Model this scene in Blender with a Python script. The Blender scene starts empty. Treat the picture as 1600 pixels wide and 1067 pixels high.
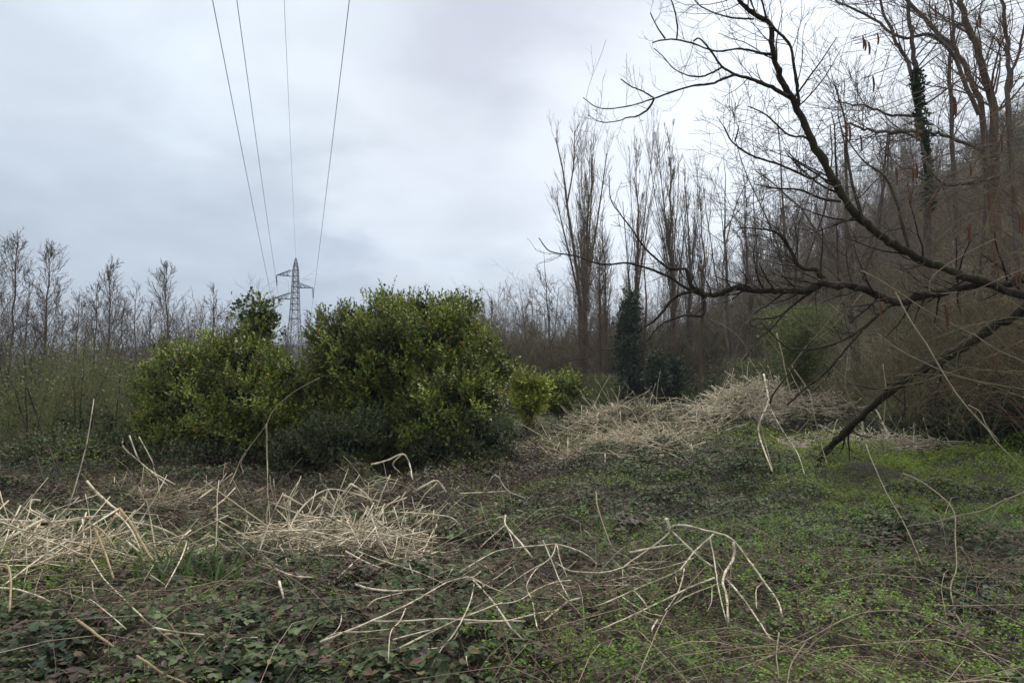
import bpy, math, random
import numpy as np
from mathutils import Vector
R_ = math.radians
rng = np.random.default_rng(7)
random.seed(7)
sc = bpy.context.scene
COL = sc.collection

# ------------------------------------------------------------------ camera
FPX = 1150.0                       # focal length in pixels of a 1600 px wide frame
PITCH = math.atan(66.5 / FPX)
CAMZ = 1.7
cam_d = bpy.data.cameras.new('camera')
cam = bpy.data.objects.new('camera', cam_d)
COL.objects.link(cam)
cam_d.sensor_width = 36.0
cam_d.lens = 36.0 * FPX / 1600.0
cam_d.clip_start = 0.05
cam_d.clip_end = 3000
cam.location = (0, 0, CAMZ)
cam.rotation_euler = (R_(90) + PITCH, 0, 0)
sc.camera = cam

# ------------------------------------------------------------------ sky
SUN_EL, SUN_AZ = R_(52), R_(35)    # azimuth clockwise from +Y
world = bpy.data.worlds.new('World')
sc.world = world
world.use_nodes = True
nt = world.node_tree
nt.nodes.clear()


def N(nt, typ, **kw):
    n = nt.nodes.new(typ)
    for k, v in kw.items():
        if k.startswith('i_'):
            key = k[2:]
            key = int(key) if key.isdigit() else key.replace('_', ' ')
            n.inputs[key].default_value = v
        else:
            setattr(n, k, v)
    return n


def ramp(nt, stops, src=None, interp='LINEAR'):
    n = nt.nodes.new('ShaderNodeValToRGB')
    cr = n.color_ramp
    cr.interpolation = interp
    while len(cr.elements) < len(stops):
        cr.elements.new(0.5)
    for e, (p, c) in zip(cr.elements, stops):
        e.position = p
        e.color = (c, c, c, 1) if isinstance(c, (int, float)) else (c[0], c[1], c[2], 1)
    if src is not None:
        nt.links.new(src, n.inputs[0])
    return n


def math_n(nt, op, a, b=None, clamp=False):
    n = nt.nodes.new('ShaderNodeMath')
    n.operation = op
    n.use_clamp = clamp
    for i, v in enumerate((a, b)):
        if v is None:
            continue
        if isinstance(v, (int, float)):
            n.inputs[i].default_value = v
        else:
            nt.links.new(v, n.inputs[i])
    return n.outputs[0]


def mixc(nt, fac, a, b, blend='MIX'):
    n = nt.nodes.new('ShaderNodeMix')
    n.data_type = 'RGBA'
    n.blend_type = blend
    for sock, v in ((n.inputs[0], fac), (n.inputs[6], a), (n.inputs[7], b)):
        if isinstance(v, (int, float)):
            sock.default_value = v
        elif isinstance(v, tuple):
            sock.default_value = (v[0], v[1], v[2], 1)
        else:
            nt.links.new(v, sock)
    return n.outputs[2]


def build_sky():
    tc = N(nt, 'ShaderNodeTexCoord')
    sep = N(nt, 'ShaderNodeSeparateXYZ')
    nt.links.new(tc.outputs['Generated'], sep.inputs[0])
    x, y, z = sep.outputs
    zz = math_n(nt, 'ADD', math_n(nt, 'MAXIMUM', z, 0.0), 0.22)
    cx = math_n(nt, 'DIVIDE', x, zz)
    cy = math_n(nt, 'DIVIDE', y, zz)
    cmb = N(nt, 'ShaderNodeCombineXYZ')
    nt.links.new(cx, cmb.inputs[0])
    nt.links.new(cy, cmb.inputs[1])
    n1 = N(nt, 'ShaderNodeTexNoise', i_Scale=0.75, i_Detail=5.0, i_Roughness=0.48, i_Distortion=0.35)
    nt.links.new(cmb.outputs[0], n1.inputs['Vector'])
    n2 = N(nt, 'ShaderNodeTexNoise', i_Scale=2.6, i_Detail=6.0, i_Roughness=0.55, i_Distortion=0.2)
    nt.links.new(cmb.outputs[0], n2.inputs['Vector'])
    base = ramp(nt, [(0.0, (0.19, 0.235, 0.30)), (0.09, (0.25, 0.295, 0.36)), (0.19, (0.375, 0.420, 0.485)),
                     (0.36, (0.475, 0.515, 0.560)), (0.60, (0.47, 0.50, 0.54)), (0.95, (0.62, 0.62, 0.61))], z)
    r1 = ramp(nt, [(0.30, 0.66), (0.50, 0.96), (0.70, 1.24)], n1.outputs[0], 'EASE')
    r2 = ramp(nt, [(0.32, 0.86), (0.68, 1.14)], n2.outputs[0])
    c = mixc(nt, 1.0, base.outputs[0], r1.outputs[0], 'MULTIPLY')
    c = mixc(nt, 1.0, c, r2.outputs[0], 'MULTIPLY')

    def blob(azd, eld, size, col, amount, c):
        # a broad cloud bank: a direction and an angular size
        a, e = R_(azd), R_(eld)
        d = (math.sin(a) * math.cos(e), math.cos(a) * math.cos(e), math.sin(e))
        vm = N(nt, 'ShaderNodeVectorMath', operation='DISTANCE')
        mp = N(nt, 'ShaderNodeVectorMath', operation='ADD')
        nd = N(nt, 'ShaderNodeVectorMath', operation='SCALE')
        sb = N(nt, 'ShaderNodeVectorMath', operation='SUBTRACT')
        sb.inputs[1].default_value = (0.5, 0.5, 0.5)
        nt.links.new(n2.outputs['Color'], sb.inputs[0])
        nt.links.new(sb.outputs[0], nd.inputs[0])
        nd.inputs['Scale'].default_value = 0.35
        nt.links.new(tc.outputs['Generated'], mp.inputs[0])
        nt.links.new(nd.outputs[0], mp.inputs[1])
        nt.links.new(mp.outputs[0], vm.inputs[0])
        vm.inputs[1].default_value = d
        f = math_n(nt, 'DIVIDE', vm.outputs['Value'], size)
        r = ramp(nt, [(0.0, amount), (0.35, amount * 0.8), (1.0, 0.0)], f, 'EASE')
        return mixc(nt, r.outputs[0], c, col)

    c = blob(3, 26, 0.30, (0.32, 0.33, 0.385), 0.9, c)
    c = blob(-30, 12, 0.34, (0.29, 0.34, 0.40), 0.55, c)
    c = blob(14, 16, 0.34, (0.62, 0.66, 0.70), 0.75, c)
    c = blob(-6, 14, 0.22, (0.50, 0.53, 0.57), 0.50, c)
    c = blob(-22, 30, 0.28, (0.52, 0.58, 0.63), 0.60, c)
    c = blob(-14, 4, 0.16, (0.23, 0.28, 0.36), 0.55, c)
    c = blob(30, 24, 0.34, (0.62, 0.65, 0.69), 0.60, c)
    sky = N(nt, 'ShaderNodeTexSky', sky_type='NISHITA', sun_disc=False, sun_elevation=SUN_EL, sun_rotation=SUN_AZ)
    scale = N(nt, 'ShaderNodeVectorMath', operation='SCALE')
    scale.inputs['Scale'].default_value = 10.0          # the sky texture is in these units too (strength 0.1)
    nt.links.new(c, scale.inputs[0])
    fin = mixc(nt, 0.94, sky.outputs[0], scale.outputs[0])
    bg = N(nt, 'ShaderNodeBackground', i_Strength=0.1)
    nt.links.new(fin, bg.inputs[0])
    out = N(nt, 'ShaderNodeOutputWorld')
    nt.links.new(bg.outputs[0], out.inputs[0])


build_sky()
sun_d = bpy.data.lights.new('sun', 'SUN')
sun_d.energy = 1.5
sun_d.angle = R_(18)
sun_d.color = (1.0, 0.97, 0.93)
sun = bpy.data.objects.new('sun', sun_d)
COL.objects.link(sun)
sdir = Vector((math.sin(SUN_AZ) * math.cos(SUN_EL), math.cos(SUN_AZ) * math.cos(SUN_EL), math.sin(SUN_EL)))
sun.rotation_euler = sdir.to_track_quat('Z', 'Y').to_euler()
sc.view_settings.view_transform = 'Standard'
sc.view_settings.look = 'None'
sc.view_settings.exposure = 0.94
sc.view_settings.gamma = 1.0
sc.render.engine = 'CYCLES'
sc.cycles.max_bounces = 5
sc.cycles.diffuse_bounces = 3
sc.cycles.glossy_bounces = 2
sc.cycles.transmission_bounces = 2
sc.cycles.volume_bounces = 0
sc.cycles.use_denoising = True


# ------------------------------------------------------------------ terrain height
def vnoise(x, y, s, seed=0):
    r = np.random.default_rng(1000 + seed)
    a = np.zeros(np.broadcast(x, y).shape)
    for k in range(7):
        th = r.uniform(0, 6.283)
        fr = s * r.uniform(0.6, 1.8)
        a = a + np.sin((x * math.cos(th) + y * math.sin(th)) * fr + r.uniform(0, 6.28) + 1.3 * np.sin(
            (x * math.cos(th + 1.3) + y * math.sin(th + 1.3)) * fr * 0.7))
    return a / 3.2


MOUNDS = [(-4.1, 6.8, 1.1, .8, .06), (-4.6, 9.6, 1.4, .8, .12), (-1.6, 7.3, .8, .8, .14), (-1.5, 9.9, .8, .6, .22),
          (7.6, 23.0, 2.2, 1.8, 1.15), (3.2, 20.5, 2.4, 1.8, .80), (9.7, 21.0, 1.8, 1.5, .45), (2.2, 15.5, 1.6, 1.3, .25), (5.0, 15.0, 1.6, 1.0, .25),
          (-1.0, 5.5, 1.4, .8, .15), (1.8, 6.0, 1.0, .7, .15), (4.9, 12.0, 1.4, .9, .28), (-8.5, 13.5, 2.5, 1.5, .3)]


def TOE(y):
    return 14.2 - 0.032 * np.clip(np.asarray(y, float) - 18, 0, 80)


def H(x, y):
    x = np.asarray(x, float)
    y = np.asarray(y, float)
    h = 0.05 * vnoise(x, y, 0.5, 1)
    for (a, b, ra, rb, hh) in MOUNDS:
        h = h + hh * np.exp(-((x - a) / ra) ** 2 - ((y - b) / rb) ** 2)
    toe = TOE(y)
    t = x - toe
    fade = 1 / (1 + np.exp(-(y - 19) / 3.0)) * np.exp(-(np.clip(y - 82, 0, None) / 55) ** 2)
    h = h + fade * 0.65 * (np.log1p(np.exp(np.clip(t / 3.0, -30, 30))) * 3.0) * (1 + 0.12 * vnoise(x, y, .09, 3))
    back = np.clip(y - 95, 0, None)
    lowr = np.clip((x + 10) / 40, 0, 1)
    h = h + back * 0.05 * lowr
    return np.minimum(h, 75)


def HB(x, y):      # thickness of the bramble carpet
    a = np.clip((np.asarray(y, float) - 6) / 8, 0, 1)
    return 0.10 + (0.13 + .15 * a) * np.clip(vnoise(x, y, 2.0, 5) + .25, 0, 2) + 0.05 * np.clip(vnoise(x, y, 6.0, 6), -1, 1)


CP, SP = math.cos(PITCH), math.sin(PITCH)


def ray(px, py):
    u = (px - 800) / FPX
    v = (533.5 - py) / FPX
    d = np.array([u, CP - v * SP, SP + v * CP])
    return d / d[1]


def W(px, py, Y, clear=0.03, carpet=0.0):
    d = ray(px, py)
    p = np.array([0, 0, CAMZ]) + d * Y
    for _ in range(400):
        if p[2] >= H(p[0], p[1]) + clear + (carpet * HB(p[0], p[1]) if carpet else 0) or Y < 1.5:
            break
        Y -= 0.05
        p = np.array([0, 0, CAMZ]) + d * Y
    return p


def WG(px, py):
    d = ray(px, py)
    Y = 2.0
    while Y < 120:
        p = np.array([0, 0, CAMZ]) + d * Y
        if p[2] < H(p[0], p[1]):
            return p
        Y += 0.05
    return p


def to_px(P):
    x, y, z = P[..., 0], P[..., 1], P[..., 2] - CAMZ
    f = y * CP + z * SP
    v = -y * SP + z * CP
    return 800 + FPX * x / f, 533.5 - FPX * v / f


# ------------------------------------------------------------------ mesh builder
class MB:
    def __init__(self):
        self.v, self.q, self.t, self.n = [], [], [], 0

    def add(self, verts, quads=None, tris=None):
        verts = np.asarray(verts, np.float32).reshape(-1, 3)
        if quads is not None and len(quads):
            self.q.append(np.asarray(quads, np.int64).reshape(-1, 4) + self.n)
        if tris is not None and len(tris):
            self.t.append(np.asarray(tris, np.int64).reshape(-1, 3) + self.n)
        self.v.append(verts)
        self.n += len(verts)

    def tubes(self, P, R, S=3, capped=False):
        P = np.asarray(P, float)
        R = np.asarray(R, float)
        if P.ndim == 2:
            P, R = P[None], R[None]
        if capped:
            P = np.concatenate([P[:, :1], P, P[:, -1:]], 1)
            R = np.concatenate([R[:, :1] * 1e-3, R, R[:, -1:] * 1e-3], 1)
            core = P[:, 1:-1]
            T = np.gradient(core, axis=1)
            T = np.concatenate([T[:, :1], T, T[:, -1:]], 1)
        else:
            T = np.gradient(P, axis=1)
        Nn, K, _ = P.shape
        T /= np.linalg.norm(T, axis=2, keepdims=True) + 1e-9
        m = P[:, -1] - P[:, 0]
        m /= np.linalg.norm(m, axis=1, keepdims=True) + 1e-9
        ref = np.where(np.abs(m[:, 2:3]) < 0.7, np.array([[0, 0, 1.]]), np.array([[1., 0, 0]]))
        A = np.cross(T, ref[:, None, :])
        A /= np.linalg.norm(A, axis=2, keepdims=True) + 1e-9
        B = np.cross(T, A)
        an = np.arange(S) * 2 * math.pi / S
        V = P[:, :, None, :] + R[:, :, None, None] * (
            A[:, :, None, :] * np.cos(an)[None, None, :, None] + B[:, :, None, :] * np.sin(an)[None, None, :, None])
        idx = np.arange(Nn * K * S).reshape(Nn, K, S)
        a = idx[:, :-1, :]
        b = np.roll(idx, -1, 2)[:, :-1, :]
        c = np.roll(idx, -1, 2)[:, 1:, :]
        d = idx[:, 1:, :]
        self.add(V.reshape(-1, 3), np.stack([a, b, c, d], -1).reshape(-1, 4))

    def leaves(self, pos, dr, nrm, L, tmpl, wid=1.0):
        TV, TQ, TT = tmpl
        pos = np.asarray(pos, float)
        n = len(pos)
        if n == 0:
            return
        dr = dr / (np.linalg.norm(dr, axis=1, keepdims=True) + 1e-9)
        s = np.cross(nrm, dr)
        s /= np.linalg.norm(s, axis=1, keepdims=True) + 1e-9
        nn = np.cross(dr, s)
        L = np.broadcast_to(np.asarray(L, float), (n,))
        wd = np.broadcast_to(np.asarray(wid, float), (n,))
        V = pos[:, None, :] + L[:, None, None] * (dr[:, None, :] * TV[None, :, 0:1] + s[:, None, :] * TV[None, :, 1:2] *
                                                  wd[:, None, None] + nn[:, None, :] * TV[None, :, 2:3])
        k = len(TV)
        off = (np.arange(n) * k)[:, None, None]
        self.add(V.reshape(-1, 3), (off + TQ[None]).reshape(-1, 4) if len(TQ) else None,
                 (off + TT[None]).reshape(-1, 3) if len(TT) else None)

    def mesh(self, name, mat, smooth=False):
        v = np.concatenate(self.v)
        q = np.concatenate(self.q) if self.q else np.zeros((0, 4), int)
        t = np.concatenate(self.t) if self.t else np.zeros((0, 3), int)
        me = bpy.data.meshes.new(name)
        me.vertices.add(len(v))
        me.vertices.foreach_set('co', v.astype(np.float32).ravel())
        loops = np.concatenate([q.ravel(), t.ravel()]).astype(np.int32)
        me.loops.add(len(loops))
        me.loops.foreach_set('vertex_index', loops)
        tot = np.concatenate([np.full(len(q), 4), np.full(len(t), 3)]).astype(np.int32)
        st = np.concatenate([[0], np.cumsum(tot)[:-1]]).astype(np.int32)
        me.polygons.add(len(tot))
        me.polygons.foreach_set('loop_start', st)
        me.polygons.foreach_set('loop_total', tot)
        me.polygons.foreach_set('use_smooth', np.full(len(tot), smooth))
        me.update(calc_edges=True)
        me.materials.append(mat)
        return me

    def obj(self, name, mat, parent=None, smooth=False, org=None):
        if org is not None:
            o3 = np.array(org, np.float32)
            self.v = [a - o3 for a in self.v]
        o = bpy.data.objects.new(name, self.mesh(name, mat, smooth))
        COL.objects.link(o)
        if parent is not None:
            o.parent = parent
        elif org is not None:
            o.location = org
        return o


OVATE = (np.array([[0, 0, 0], [.28, .30, .07], [.68, .27, .04], [1, 0, -.10], [.68, -.27, .04], [.28, -.30, .07], [.3, 0, 0],
                   [.68, 0, -.03]]), np.array([[6, 7, 2, 1], [6, 5, 4, 7]]), np.array([[0, 6, 1], [7, 3, 2], [0, 5, 6], [7, 4, 3]]))
LANCE = (np.array([[0, 0, 0], [.5, .17, .06], [1, 0, -.08], [.5, -.17, .06], [.5, 0, 0]]), np.zeros((0, 4), int),
         np.array([[0, 4, 1], [4, 2, 1], [0, 3, 4], [4, 3, 2]]))
SIMPLE = (np.array([[0, 0, 0], [.5, .30, .08], [1, 0, -.05], [.5, -.30, .08]]), np.zeros((0, 4), int), np.array([[0, 2, 1], [0, 3, 2]]))
BLADE = (np.array([[0, 0, 0], [.4, .022, .16], [.75, .018, .18], [1, 0, .08], [.75, -.018, .18], [.4, -.022, .16], [0, .02, 0]]),
         np.array([[5, 4, 2, 1], [0, 5, 1, 6]]), np.array([[4, 3, 2]]))


def unit(n):
    v = rng.normal(size=(n, 3))
    return v / np.linalg.norm(v, axis=1, keepdims=True)


# ------------------------------------------------------------------ materials
def mat_new(name):
    m = bpy.data.materials.new(name)
    m.use_nodes = True
    t = m.node_tree
    t.nodes.clear()
    o = N(t, 'ShaderNodeOutputMaterial')
    p = N(t, 'ShaderNodeBsdfPrincipled')
    t.links.new(p.outputs[0], o.inputs[0])
    return m, t, p


def leaf_mat(name, cols, rough=0.45, transl=0.25, patch=0.35, pscale=0.8, spec=0.5):
    """cols: list of (position, colour) over a random value per leaf; patches of light and dark over the plant"""
    m, t, p = mat_new(name)
    g = N(t, 'ShaderNodeNewGeometry')
    r = ramp(t, cols, g.outputs['Random Per Island'])
    tc = N(t, 'ShaderNodeTexCoord')
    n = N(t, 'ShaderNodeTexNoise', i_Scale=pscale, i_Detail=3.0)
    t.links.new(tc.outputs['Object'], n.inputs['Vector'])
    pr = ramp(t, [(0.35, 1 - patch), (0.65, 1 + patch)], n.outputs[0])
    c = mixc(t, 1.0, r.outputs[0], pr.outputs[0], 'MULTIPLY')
    t.links.new(c, p.inputs['Base Color'])
    p.inputs['Roughness'].default_value = rough
    p.inputs['Specular IOR Level'].default_value = spec
    if transl > 0:
        tr = N(t, 'ShaderNodeBsdfTranslucent')
        t.links.new(c, tr.inputs[0])
        mx = N(t, 'ShaderNodeMixShader')
        mx.inputs[0].default_value = transl
        t.links.new(p.outputs[0], mx.inputs[1])
        t.links.new(tr.outputs[0], mx.inputs[2])
        t.links.new(mx.outputs[0], [x for x in t.nodes if x.type == 'OUTPUT_MATERIAL'][0].inputs[0])
    return m


def bark_mat(name, c1, c2, scale=14.0, bump=0.5, rough=0.85, green=None, stretch=(1, 1, .25), isl=0.0):
    m, t, p = mat_new(name)
    tc = N(t, 'ShaderNodeTexCoord')
    mp = N(t, 'ShaderNodeMapping')
    mp.inputs['Scale'].default_value = stretch
    t.links.new(tc.outputs['Object'], mp.inputs[0])
    n = N(t, 'ShaderNodeTexNoise', i_Scale=scale, i_Detail=6.0, i_Roughness=0.65)
    t.links.new(mp.outputs[0], n.inputs['Vector'])
    r = ramp(t, [(0.33, c1), (0.67, c2)], n.outputs[0])
    c = r.outputs[0]
    if green is not None:
        n3 = N(t, 'ShaderNodeTexNoise', i_Scale=1.3, i_Detail=4.0)
        t.links.new(tc.outputs['Object'], n3.inputs['Vector'])
        gr = ramp(t, [(0.50, 0.0), (0.66, 0.6)], n3.outputs[0])
        c = mixc(t, gr.outputs[0], c, green)
    if isl > 0:
        g = N(t, 'ShaderNodeNewGeometry')
        ir = ramp(t, [(0.0, 1 - isl), (1.0, 1 + isl * .6)], g.outputs['Random Per Island'])
        c = mixc(t, 1.0, c, ir.outputs[0], 'MULTIPLY')
    t.links.new(c, p.inputs['Base Color'])
    p.inputs['Roughness'].default_value = rough
    p.inputs['Specular IOR Level'].default_value = 0.25
    if bump > 0:
        b = N(t, 'ShaderNodeBump', i_Strength=bump, i_Distance=0.02)
        t.links.new(n.outputs[0], b.inputs['Height'])
        t.links.new(b.outputs[0], p.inputs['Normal'])
    return m


M = {}
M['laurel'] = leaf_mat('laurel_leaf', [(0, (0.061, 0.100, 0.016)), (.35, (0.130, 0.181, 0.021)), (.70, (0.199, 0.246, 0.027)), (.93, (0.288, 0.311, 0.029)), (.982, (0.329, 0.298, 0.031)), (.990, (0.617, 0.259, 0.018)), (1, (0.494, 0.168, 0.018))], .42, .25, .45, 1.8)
M['laurel_dark'] = leaf_mat('laurel_painted_shade', [(0, (.016, .028, .010)), (.6, (.036, .058, .016)), (1, (.07, .10, .02))], .5, .2, .3)  # darkened copy of the laurel leaf; inner crown shade is put into its colour
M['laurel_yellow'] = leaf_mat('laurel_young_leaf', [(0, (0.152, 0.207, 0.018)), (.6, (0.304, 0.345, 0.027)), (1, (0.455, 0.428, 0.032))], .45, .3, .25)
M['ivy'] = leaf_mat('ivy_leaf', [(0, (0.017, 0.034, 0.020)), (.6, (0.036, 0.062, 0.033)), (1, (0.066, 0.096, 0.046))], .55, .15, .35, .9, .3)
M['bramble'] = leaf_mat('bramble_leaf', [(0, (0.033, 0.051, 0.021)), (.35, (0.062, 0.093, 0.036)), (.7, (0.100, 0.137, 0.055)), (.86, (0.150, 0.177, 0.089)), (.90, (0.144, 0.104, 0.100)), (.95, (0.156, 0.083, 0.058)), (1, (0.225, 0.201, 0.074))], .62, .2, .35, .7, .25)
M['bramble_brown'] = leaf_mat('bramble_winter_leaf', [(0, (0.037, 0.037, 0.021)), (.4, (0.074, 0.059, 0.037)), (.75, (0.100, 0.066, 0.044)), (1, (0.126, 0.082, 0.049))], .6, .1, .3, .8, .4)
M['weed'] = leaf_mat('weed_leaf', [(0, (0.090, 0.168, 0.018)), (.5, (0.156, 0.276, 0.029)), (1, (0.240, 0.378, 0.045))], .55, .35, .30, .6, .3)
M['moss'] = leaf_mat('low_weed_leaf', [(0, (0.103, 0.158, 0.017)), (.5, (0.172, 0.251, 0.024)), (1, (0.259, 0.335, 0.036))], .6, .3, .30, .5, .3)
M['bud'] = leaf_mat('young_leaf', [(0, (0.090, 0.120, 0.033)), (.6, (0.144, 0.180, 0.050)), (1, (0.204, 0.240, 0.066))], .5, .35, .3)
M['litter'] = leaf_mat('dry_litter', [(0, (0.072, 0.048, 0.031)), (.5, (0.169, 0.110, 0.070)), (.85, (0.260, 0.181, 0.120)), (1, (0.416, 0.325, 0.228))], .8, .0, .3)
M['grass'] = leaf_mat('grass_blade', [(0, (.06, .11, .025)), (1, (.12, .19, .05))], .5, .3, .1)
M['cane'] = bark_mat('dead_cane', (0.396, 0.308, 0.199), (0.871, 0.784, 0.609), 16, .15, .75, isl=.25)


def add_nodes(m, freq=9.0):
    # dark joints and grey weathering along the dead stems
    t = m.node_tree
    p = [x for x in t.nodes if x.type == 'BSDF_PRINCIPLED'][0]
    src = p.inputs['Base Color'].links[0].from_socket
    tc = N(t, 'ShaderNodeTexCoord')
    v = N(t, 'ShaderNodeTexNoise', i_Scale=freq, i_Detail=2.0)
    t.links.new(tc.outputs['Object'], v.inputs['Vector'])
    r = ramp(t, [(.36, .42), (.46, 1.0)], v.outputs[0])
    c = mixc(t, 1.0, src, r.outputs[0], 'MULTIPLY')
    t.links.new(c, p.inputs['Base Color'])


add_nodes(M['cane'])
M['cane_heap'] = bark_mat('dead_cane_heap', (0.405, 0.329, 0.216), (0.756, 0.671, 0.480), 7, .0, .8, isl=.55)
add_nodes(M['cane_heap'], 5.0)
M['cane_brown'] = bark_mat('dead_cane_brown', (0.253, 0.178, 0.094), (0.460, 0.356, 0.209), 12, .2, .8, isl=.35)
M['cane_dull'] = bark_mat('dead_cane_weathered', (0.230, 0.176, 0.125), (0.405, 0.325, 0.237), 7, .0, .85, isl=.55)
M['stalk'] = bark_mat('bramble_stalk', (0.072, 0.046, 0.036), (0.169, 0.111, 0.085), 20, .0, .7, isl=.5)
M['stalk_tan'] = bark_mat('tan_stalk', (0.180, 0.146, 0.089), (0.315, 0.270, 0.178), 20, .0, .7, isl=.4)
M['bark_dark'] = bark_mat('dark_bark', (0.016, 0.012, 0.009), (0.065, 0.049, 0.036), 22, 1.0, .95, green=(0.065, 0.065, 0.029))
M['twig_dark'] = bark_mat('dark_twig', (.022, .016, .013), (.055, .040, .030), 14, .0, .9, isl=.4)
M['bark_grey'] = bark_mat('grey_bark', (0.066, 0.053, 0.044), (0.154, 0.123, 0.101), 5, .5, .95, green=(0.066, 0.066, 0.033))
M['twig_grey'] = bark_mat('grey_twig', (0.106, 0.084, 0.074), (0.194, 0.156, 0.132), 6, .0, .9, isl=.35)
M['bark_brown'] = bark_mat('brown_bark', (0.072, 0.045, 0.031), (0.176, 0.115, 0.079), 4, .5, .95, green=(0.091, 0.075, 0.036))
M['twig_brown'] = bark_mat('brown_twig', (0.150, 0.115, 0.083), (0.260, 0.200, 0.145), 6, .0, .9, isl=.4)
M['twig_red'] = bark_mat('red_brown_twig', (0.096, 0.054, 0.036), (0.204, 0.128, 0.081), 9, .0, .85, isl=.5)
M['twig_olive'] = bark_mat('olive_twig', (0.125, 0.119, 0.057), (0.225, 0.200, 0.098), 9, .0, .85, isl=.4)
M['catkin'] = bark_mat('catkin', (0.080, 0.036, 0.022), (0.176, 0.089, 0.050), 60, .3, .9)


def soil_mat():
    m, t, p = mat_new('soil')
    tc = N(t, 'ShaderNodeTexCoord')
    n = N(t, 'ShaderNodeTexNoise', i_Scale=9.0, i_Detail=8.0, i_Roughness=.7)
    t.links.new(tc.outputs['Object'], n.inputs['Vector'])
    r = ramp(t, [(.3, (.015, .014, .010)), (.55, (.040, .034, .022)), (.75, (.08, .065, .042))], n.outputs[0])
    sp = N(t, 'ShaderNodeSeparateXYZ')
    t.links.new(tc.outputs['Object'], sp.inputs[0])
    fx = math_n(t, 'MULTIPLY', math_n(t, 'SUBTRACT', sp.outputs[0], 9.0), .2, True)
    fy = math_n(t, 'MULTIPLY', math_n(t, 'SUBTRACT', sp.outputs[1], 19.0), .1, True)
    n2 = N(t, 'ShaderNodeTexNoise', i_Scale=.6, i_Detail=9.0, i_Roughness=.75)
    t.links.new(tc.outputs['Object'], n2.inputs['Vector'])
    lit = ramp(t, [(.32, (.06, .07, .03)), (.5, (.15, .13, .085)), (.7, (.26, .22, .16))], n2.outputs[0])   # fallen leaves under the wood on the slope
    cc = mixc(t, math_n(t, 'MULTIPLY', fx, fy), r.outputs[0], lit.outputs[0])
    t.links.new(cc, p.inputs['Base Color'])
    p.inputs['Roughness'].default_value = .95
    b = N(t, 'ShaderNodeBump', i_Strength=.8, i_Distance=.05)
    t.links.new(n.outputs[0], b.inputs['Height'])
    t.links.new(b.outputs[0], p.inputs['Normal'])
    return m


def plain_mat(name, c, rough=.6, metal=0.0):
    m, t, p = mat_new(name)
    tc = N(t, 'ShaderNodeTexCoord')
    n = N(t, 'ShaderNodeTexNoise', i_Scale=3.0, i_Detail=4.0)
    t.links.new(tc.outputs['Object'], n.inputs['Vector'])
    r = ramp(t, [(.3, tuple(v * .8 for v in c)), (.7, tuple(v * 1.2 for v in c))], n.outputs[0])
    t.links.new(r.outputs[0], p.inputs['Base Color'])
    p.inputs['Roughness'].default_value = rough
    p.inputs['Metallic'].default_value = metal
    return m


M['soil'] = soil_mat()
M['steel'] = plain_mat('galvanised_steel', (.10, .12, .15), .6, .2)
M['wire'] = plain_mat('aluminium_wire', (.16, .17, .19), .5, .3)
M['glass'] = plain_mat('insulator', (.09, .11, .14), .3)
M['far_hill'] = plain_mat('wooded_far_slope', (.045, .055, .050), .95)


def tag(o, label=None, cat=None, group=None, kind=None):
    if label:
        o['label'] = label
    if cat:
        o['category'] = cat
    if group:
        o['group'] = group
    if kind:
        o['kind'] = kind
    return o


def empty(name, loc):
    o = bpy.data.objects.new(name, None)
    COL.objects.link(o)
    o.location = loc
    o.empty_display_size = .2
    return o


# ------------------------------------------------------------------ ground
def build_ground():
    def axis(lo, hi, fine_lo, fine_hi, step, grow_):
        a = [fine_lo]
        while a[-1] < fine_hi:
            a.append(a[-1] + step)
        s = step
        while a[-1] < hi:
            s *= grow_
            a.append(a[-1] + s)
        s = step
        while a[0] > lo:
            s *= grow_
            a.insert(0, a[0] - s)
        return np.array(a)
    xs = axis(-900, 900, -12, 14, .14, 1.10)
    ys = axis(-300, 900, 2, 26, .14, 1.10)
    X, Y = np.meshgrid(xs, ys)
    Z = H(X, Y) + HB(X, Y) * .45 - .04
    nx, ny = len(xs), len(ys)
    i = np.arange(nx * ny).reshape(ny, nx)
    mb = MB()
    mb.add(np.stack([X, Y, Z], -1).reshape(-1, 3), np.stack([i[:-1, :-1], i[:-1, 1:], i[1:, 1:], i[1:, :-1]], -1).reshape(-1, 4))
    o = mb.obj('ground', M['soil'], smooth=True)
    tag(o, 'dark soil under the brambles, rising into a slope on the right', kind='structure')


build_ground()


def build_far_hills():
    # long low wooded rise behind the left trees, and a spur behind the right slope
    for (name, x0, x1, y0, hs, seed, dep) in (('hills', -520, 120, 420, 34, 3, 160), ('hills', 20, 420, 330, 66, 8, 120)):
        xs = np.linspace(x0, x1, 120)
        ys = np.linspace(y0, y0 + dep, 14)
        X, Y = np.meshgrid(xs, ys)
        u = (X - x0) / (x1 - x0)
        env = np.sin(np.clip(u, 0, 1) * math.pi) ** .6 if hs < 50 else np.clip(u * 2.9, 0, 1) ** 1.0
        prof = np.sin(np.clip((Y - y0) / dep, 0, 1) * math.pi * .5)
        Z = -2 + hs * env * prof * (1 + .10 * vnoise(X, Y, .02, seed)) + 1.6 * vnoise(X, Y, .25, seed + 1) * prof
        i = np.arange(X.size).reshape(X.shape)
        mb = MB()
        mb.add(np.stack([X, Y, Z], -1).reshape(-1, 3), np.stack([i[:-1, :-1], i[:-1, 1:], i[1:, 1:], i[1:, :-1]], -1).reshape(-1, 4))
        o = mb.obj(name, M['far_hill'], smooth=True)
        tag(o, 'hazy wooded hills on the horizon', kind='structure')


build_far_hills()


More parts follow.
